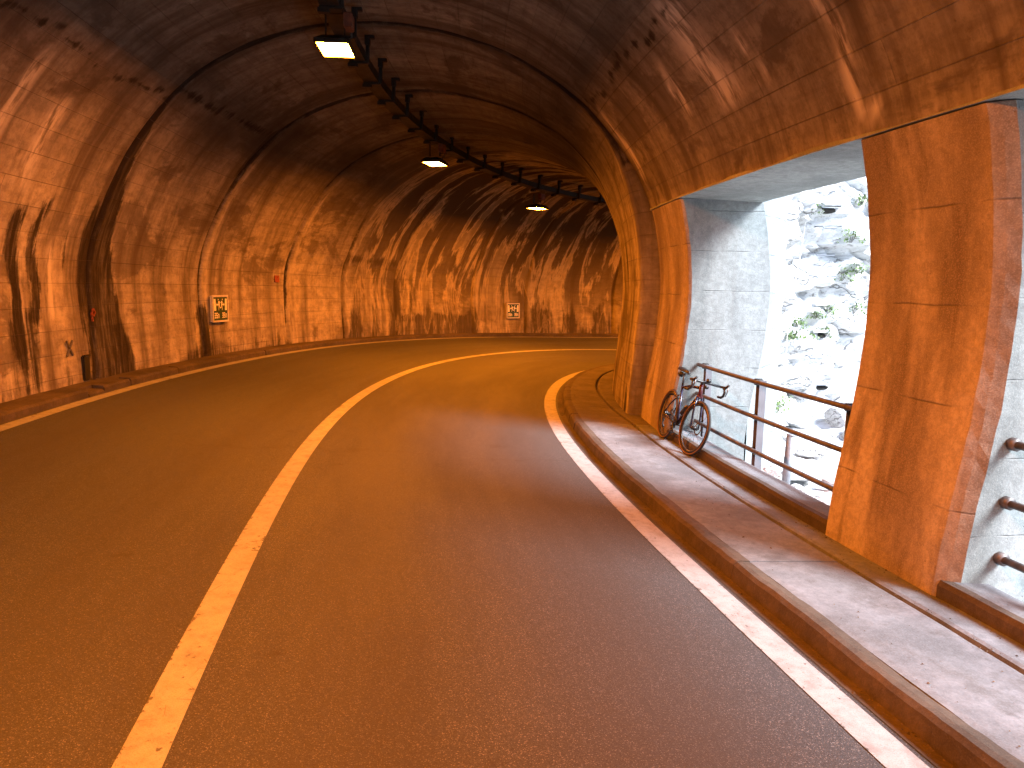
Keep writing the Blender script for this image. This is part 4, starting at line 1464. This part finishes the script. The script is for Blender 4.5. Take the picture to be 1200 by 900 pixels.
# ------------------------------------------------------------------ bicycle
def bicycle():
    # local: +X forward, +Y the bike's left, Z up; origin on the ground under the rear axle
    root = empty("bicycle")
    tag(root, "dark road bicycle with tan wall tyres leaning on the railing by the concrete pier", "bicycle")
    RW = 0.34
    WB = 1.0
    rear = Vector((0, 0, RW)); front = Vector((WB, 0, RW))
    bb = Vector((0.41, 0, 0.275))
    seat_t = Vector((0.255, 0, 0.76)); saddle = Vector((0.215, 0, 0.955))
    head_b = Vector((0.905, 0, 0.62 + 0.10)); head_t = Vector((0.865, 0, 0.86))
    steer = R(8)

    def wheel(parent, c, name):
        w = bpy.data.objects.new(name, None)
        COL.objects.link(w); w.parent = parent; w.location = c
        bm = bmesh.new(); bm_torus(bm, (0, 0, 0), RW - 0.017, 0.017, n=56, m=10)
        bm_obj("tyre", bm, M['tyre'], w, True)
        bm = bmesh.new()
        for sgn in (-1, 1):
            bm_torus(bm, (0, sgn * 0.010, 0), RW - 0.021, 0.0105, n=56, m=8)
        bm_obj("sidewall", bm, M['tan'], w, True)
        bm = bmesh.new(); bm_torus(bm, (0, 0, 0), RW - 0.050, 0.017, n=56, m=8, squash=0.7)
        bm_obj("rim", bm, M['black'], w, True)
        bm = bmesh.new()
        for k in range(24):
            a = 2 * math.pi * k / 24
            y = 0.028 if k % 2 else -0.028
            a2 = a + (0.35 if k % 4 < 2 else -0.35)
            bm_tube(bm, [(0.02 * math.cos(a2), y, 0.02 * math.sin(a2)), ((RW - .055) * math.cos(a), 0, (RW - .055) * math.sin(a))], 0.0014, 4, False)
        bm_obj("spokes", bm, M['black'], w)
        bm = bmesh.new()
        bm_tube(bm, [(0, -0.06, 0), (0, -0.035, 0), (0, -0.034, 0), (0, 0.034, 0), (0, 0.035, 0), (0, 0.06, 0)], [0.012, 0.012, 0.026, 0.026, 0.012, 0.012], 14)
        bm_obj("hub", bm, M['black'], w, True)
        bm = bmesh.new()
        bm_torus(bm, (0, 0.045, 0), 0.070, 0.010, n=32, m=4, squash=0.12)
        for k in range(5):
            a = 2 * math.pi * k / 5
            bm_tube(bm, [(0.02 * math.cos(a), 0.045, 0.02 * math.sin(a)), (0.066 * math.cos(a + .4), 0.045, 0.066 * math.sin(a + .4))], 0.004, 4)
        bm_obj("brake_disc", bm, M['alloy'], w)
        return w

    wheel(root, rear, "rear_wheel")

    def tube(name, pts, rad, mat, parent=root, n=10):
        bm = bmesh.new(); bm_tube(bm, pts, rad, n)
        return bm_obj(name, bm, mat, parent, True)

    tube("top_tube", [seat_t + Vector((0, 0, -0.02)), Vector((0.5, 0, 0.795)), head_t - Vector((0.0, 0, 0.04))], [0.015, 0.016, 0.02], M['frame_dark'])
    tube("down_tube", [bb, head_b + Vector((-0.005, 0, 0.02))], [0.026, 0.028], M['frame_dark'])
    tube("seat_tube", [bb, seat_t], [0.02, 0.016], M['frame_violet'])
    tube("head_tube", [head_b, head_t], [0.027, 0.023], M['frame_red'])
    for sgn in (-1, 1):
        tube("chain_stay", [bb + Vector((-0.03, sgn * 0.03, 0)), Vector((0.2, sgn * 0.055, 0.31)), rear + Vector((0, sgn * 0.064, 0))], [0.013, 0.011, 0.009], M['frame_dark'])
        tube("seat_stay", [seat_t + Vector((0.01, sgn * 0.018, -0.12)), Vector((0.12, sgn * 0.05, 0.49)), rear + Vector((0, sgn * 0.064, 0))], [0.010, 0.009, 0.008], M['frame_violet'])
    tube("seat_post", [seat_t, saddle - Vector((0, 0, 0.03))], 0.0135, M['black'])
    # saddle
    bm = bmesh.new()
    prof = [(-0.13, 0.068, 0.02), (-0.11, 0.078, 0.026), (-0.05, 0.066, 0.016), (0.02, 0.034, 0.008), (0.09, 0.021, 0.006), (0.14, 0.017, 0.0), (0.15, 0.008, -0.01)]
    rings = []
    for x, hw, zz in prof:
        rings.append([bm.verts.new((x, hw * math.cos(a), zz + 0.018 * math.sin(a) - (0.012 if abs(math.cos(a)) > .8 else 0))) for a in np.linspace(0, 2 * math.pi, 12, endpoint=False)])
    for i in range(len(rings) - 1):
        for k in range(12):
            bm.faces.new((rings[i][k], rings[i][(k + 1) % 12], rings[i + 1][(k + 1) % 12], rings[i + 1][k]))
    bm.faces.new(rings[0][::-1]); bm.faces.new(rings[-1])
    s_ = bm_obj("saddle", bm, M['black'], root, True)
    s_.location = saddle
    bm = bmesh.new()
    for sgn in (-1, 1):
        bm_tube(bm, [(-0.09, sgn * 0.025, 0.0), (-0.05, sgn * 0.022, -0.035), (0.05, sgn * 0.02, -0.035), (0.11, sgn * 0.012, -0.005)], 0.0035, 5)
    bm_obj("rails", bm, M['alloy'], s_)
    # rolled tool bag under the saddle
    bm = bmesh.new()
    bm_box(bm, (0.09, 0, 0.90), (0.11, 0.07, 0.07), bevel=0.02)
    bm_obj("tool_bag", bm, M['black'], root, True)
    # crankset
    bm = bmesh.new()
    bm_torus(bm, bb + Vector((0, -0.05, 0)), 0.088, 0.008, n=36, m=5, squash=0.35)
    bm_torus(bm, bb + Vector((0, -0.043, 0)), 0.066, 0.008, n=36, m=5, squash=0.35)
    for k in range(4):
        a = 2 * math.pi * k / 4 + 0.6
        bm_tube(bm, [bb + Vector((0, -0.05, 0)), bb + Vector((0.085 * math.cos(a), -0.05, 0.085 * math.sin(a)))], 0.008, 5)
    bm_tube(bm, [bb + Vector((0, -0.055, 0)), bb + Vector((0, 0.05, 0))], 0.02, 12)
    ck = bm_obj("crankset", bm, M['black'], root)
    for sgn, ang in ((-1, R(-35)), (1, R(145))):
        e = bb + Vector((0.1725 * math.cos(ang), sgn * 0.07, 0.1725 * math.sin(ang)))
        bm = bmesh.new(); bm_tube(bm, [bb + Vector((0, sgn * 0.062, 0)), e], [0.012, 0.009], 8)
        bm_obj("crank_arm", bm, M['black'], root, True)
        bm = bmesh.new(); bm_box(bm, e + Vector((0, sgn * 0.05, 0)), (0.085, 0.06, 0.018), bevel=0.006)
        bm_obj("pedal", bm, M['black'], root)
    # cassette, chain, derailleur
    bm = bmesh.new()
    for k in range(8):
        bm_tube(bm, [rear + Vector((0, -0.03 - k * 0.0035, 0)), rear + Vector((0, -0.032 - k * 0.0035, 0))], 0.055 - k * 0.0045, 20)
    bm_obj("cassette", bm, M['alloy'], root)
    bm = bmesh.new()
    d1 = rear + Vector((0.01, -0.045, -0.09)); d2 = rear + Vector((0.05, -0.045, -0.17))
    bm_tube(bm, [bb + Vector((0.02, -0.05, 0.088)), rear + Vector((0, -0.045, 0.045)), rear + Vector((-0.045, -0.045, 0)), rear + Vector((-0.02, -0.045, -0.05)),
                 d1 + Vector((0.02, 0, 0)), d2 + Vector((-0.02, 0, -0.01)), d2 + Vector((0.01, 0, -0.02)), bb + Vector((0, -0.05, -0.088))], 0.004, 5)
    bm_obj("chain", bm, M['alloy'], root)
    bm = bmesh.new()
    bm_tube(bm, [d1 + Vector((0, -0.006, 0)), d1 + Vector((0, 0.006, 0))], 0.024, 12)
    bm_tube(bm, [d2 + Vector((0, -0.006, 0)), d2 + Vector((0, 0.006, 0))], 0.024, 12)
    bm_tube(bm, [rear + Vector((0, -0.07, -0.02)), d1 + Vector((0, -0.012, 0)), d2 + Vector((0, -0.012, 0))], 0.008, 6)
    bm_obj("derailleur", bm, M['black'], root)
    # bottle
    bm = bmesh.new()
    dv = (head_b - bb).normalized()
    c0 = bb + dv * 0.16 + Vector((-0.035, 0, 0.05))
    bm_tube(bm, [c0, c0 + dv * 0.15, c0 + dv * 0.165, c0 + dv * 0.19], [0.036, 0.036, 0.022, 0.018], 12)
    bm_obj("bottle", bm, M['black'], root, True)

    # front assembly steers about the head tube
    ax = (head_t - head_b).normalized()
    fr = bpy.data.objects.new("front_assembly", None)
    COL.objects.link(fr); fr.parent = root
    fr.location = head_b
    fr.rotation_mode = 'QUATERNION'
    from mathutils import Quaternion
    fr.rotation_quaternion = Quaternion(ax, steer)
    o_ = head_b
    fw = wheel_flat(fr, front - o_, RW)
    for sgn in (-1, 1):
        tube("fork_blade", [Vector((0.0, sgn * 0.03, -0.01)), Vector((0.03, sgn * 0.05, -0.12)), Vector(front - o_) + Vector((0, sgn * 0.056, 0))],
             [0.017, 0.015, 0.009], M['frame_violet'], fr)
    tube("fork_crown", [Vector((0, -0.035, -0.005)), Vector((0, 0.035, -0.005))], 0.02, M['frame_red'], fr)
    st = head_t - o_ + ax * 0.03
    barc = st + Vector((0.09, 0, 0.012))
    tube("stem", [st - ax * 0.03, st], 0.018, M['black'], fr)
    tube("stem_arm", [st, barc], 0.016, M['black'], fr)
    tube("computer", [barc + Vector((0.05, -0.02, 0.03)), barc + Vector((0.05, 0.02, 0.03))], 0.028, M['black'], fr)
    tube("front_light", [barc + Vector((0.02, 0.0, -0.05)), barc + Vector((0.06, 0, -0.05))], 0.022, M['black'], fr)
    bar = [barc + Vector((0, -0.21, 0)), barc + Vector((0.0, -0.10, 0)), barc, barc + Vector((0, 0.10, 0)), barc + Vector((0, 0.21, 0))]
    tube("handlebar", bar, 0.0155, M['black'], fr)
    for sgn in (-1, 1):
        y = sgn * 0.21
        dp = [barc + Vector((0, y, 0)), barc + Vector((0.045, sgn * 0.218, 0.002)), barc + Vector((0.085, sgn * 0.22, -0.02)), barc + Vector((0.10, sgn * 0.222, -0.06)),
              barc + Vector((0.085, sgn * 0.225, -0.10)), barc + Vector((0.04, sgn * 0.228, -0.125)), barc + Vector((-0.03, sgn * 0.23, -0.128))]
        tube("drop", dp, 0.0155, M['black'], fr)
        tube("hood", [barc + Vector((0.07, sgn * 0.22, 0.0)), barc + Vector((0.12, sgn * 0.22, 0.018)), barc + Vector((0.145, sgn * 0.22, 0.045))], [0.018, 0.017, 0.014], M['black'], fr)
        tube("brake_lever", [barc + Vector((0.135, sgn * 0.22, 0.02)), barc + Vector((0.15, sgn * 0.225, -0.03)), barc + Vector((0.125, sgn * 0.228, -0.10))], [0.008, 0.007, 0.005], M['alloy'], fr, 6)
    return root


def wheel_flat(parent, c, RW):
    """front wheel: its pieces sit directly under the steering assembly's wheel part"""
    bm = bmesh.new(); bm_torus(bm, c, RW - 0.017, 0.017, n=56, m=10)
    w = bm_obj("front_tyre", bm, M['tyre'], parent, True)
    bm = bmesh.new()
    for sgn in (-1, 1):
        bm_torus(bm, c + Vector((0, sgn * 0.010, 0)), RW - 0.021, 0.0105, n=56, m=8)
    bm_obj("front_sidewall", bm, M['tan'], parent, True)
    bm = bmesh.new(); bm_torus(bm, c, RW - 0.050, 0.017, n=56, m=8, squash=0.7)
    bm_obj("front_rim", bm, M['black'], parent, True)
    bm = bmesh.new()
    for k in range(24):
        a = 2 * math.pi * k / 24
        y = 0.028 if k % 2 else -0.028
        a2 = a + (0.35 if k % 4 < 2 else -0.35)
        bm_tube(bm, [c + Vector((0.02 * math.cos(a2), y, 0.02 * math.sin(a2))), c + Vector(((RW - .055) * math.cos(a), 0, (RW - .055) * math.sin(a)))], 0.0014, 4, False)
    bm_obj("front_spokes", bm, M['black'], parent)
    bm = bmesh.new()
    bm_tube(bm, [c + Vector((0, y, 0)) for y in (-0.06, -0.035, -0.034, 0.034, 0.035, 0.06)], [0.012, 0.012, 0.026, 0.026, 0.012, 0.012], 14)
    bm_obj("front_hub", bm, M['black'], parent, True)
    bm = bmesh.new()
    bm_torus(bm, c + Vector((0, 0.045, 0)), 0.070, 0.010, n=32, m=4, squash=0.12)
    bm_obj("front_brake_disc", bm, M['alloy'], parent)
    return w


bike = bicycle()
rp = Vector((1.885, 8.91, 0.057))
fp = Vector((1.985, 7.99, 0.057))
d = (fp - rp)
yaw = math.atan2(d.y, d.x)
lean = R(-12.5)     # towards its own left, where the railing stands
bike.location = rp
bike.matrix_world = Matrix.Translation(rp) @ Matrix.Rotation(yaw, 4, 'Z') @ Matrix.Rotation(lean, 4, 'X') @ Matrix.Scale(0.93, 4)
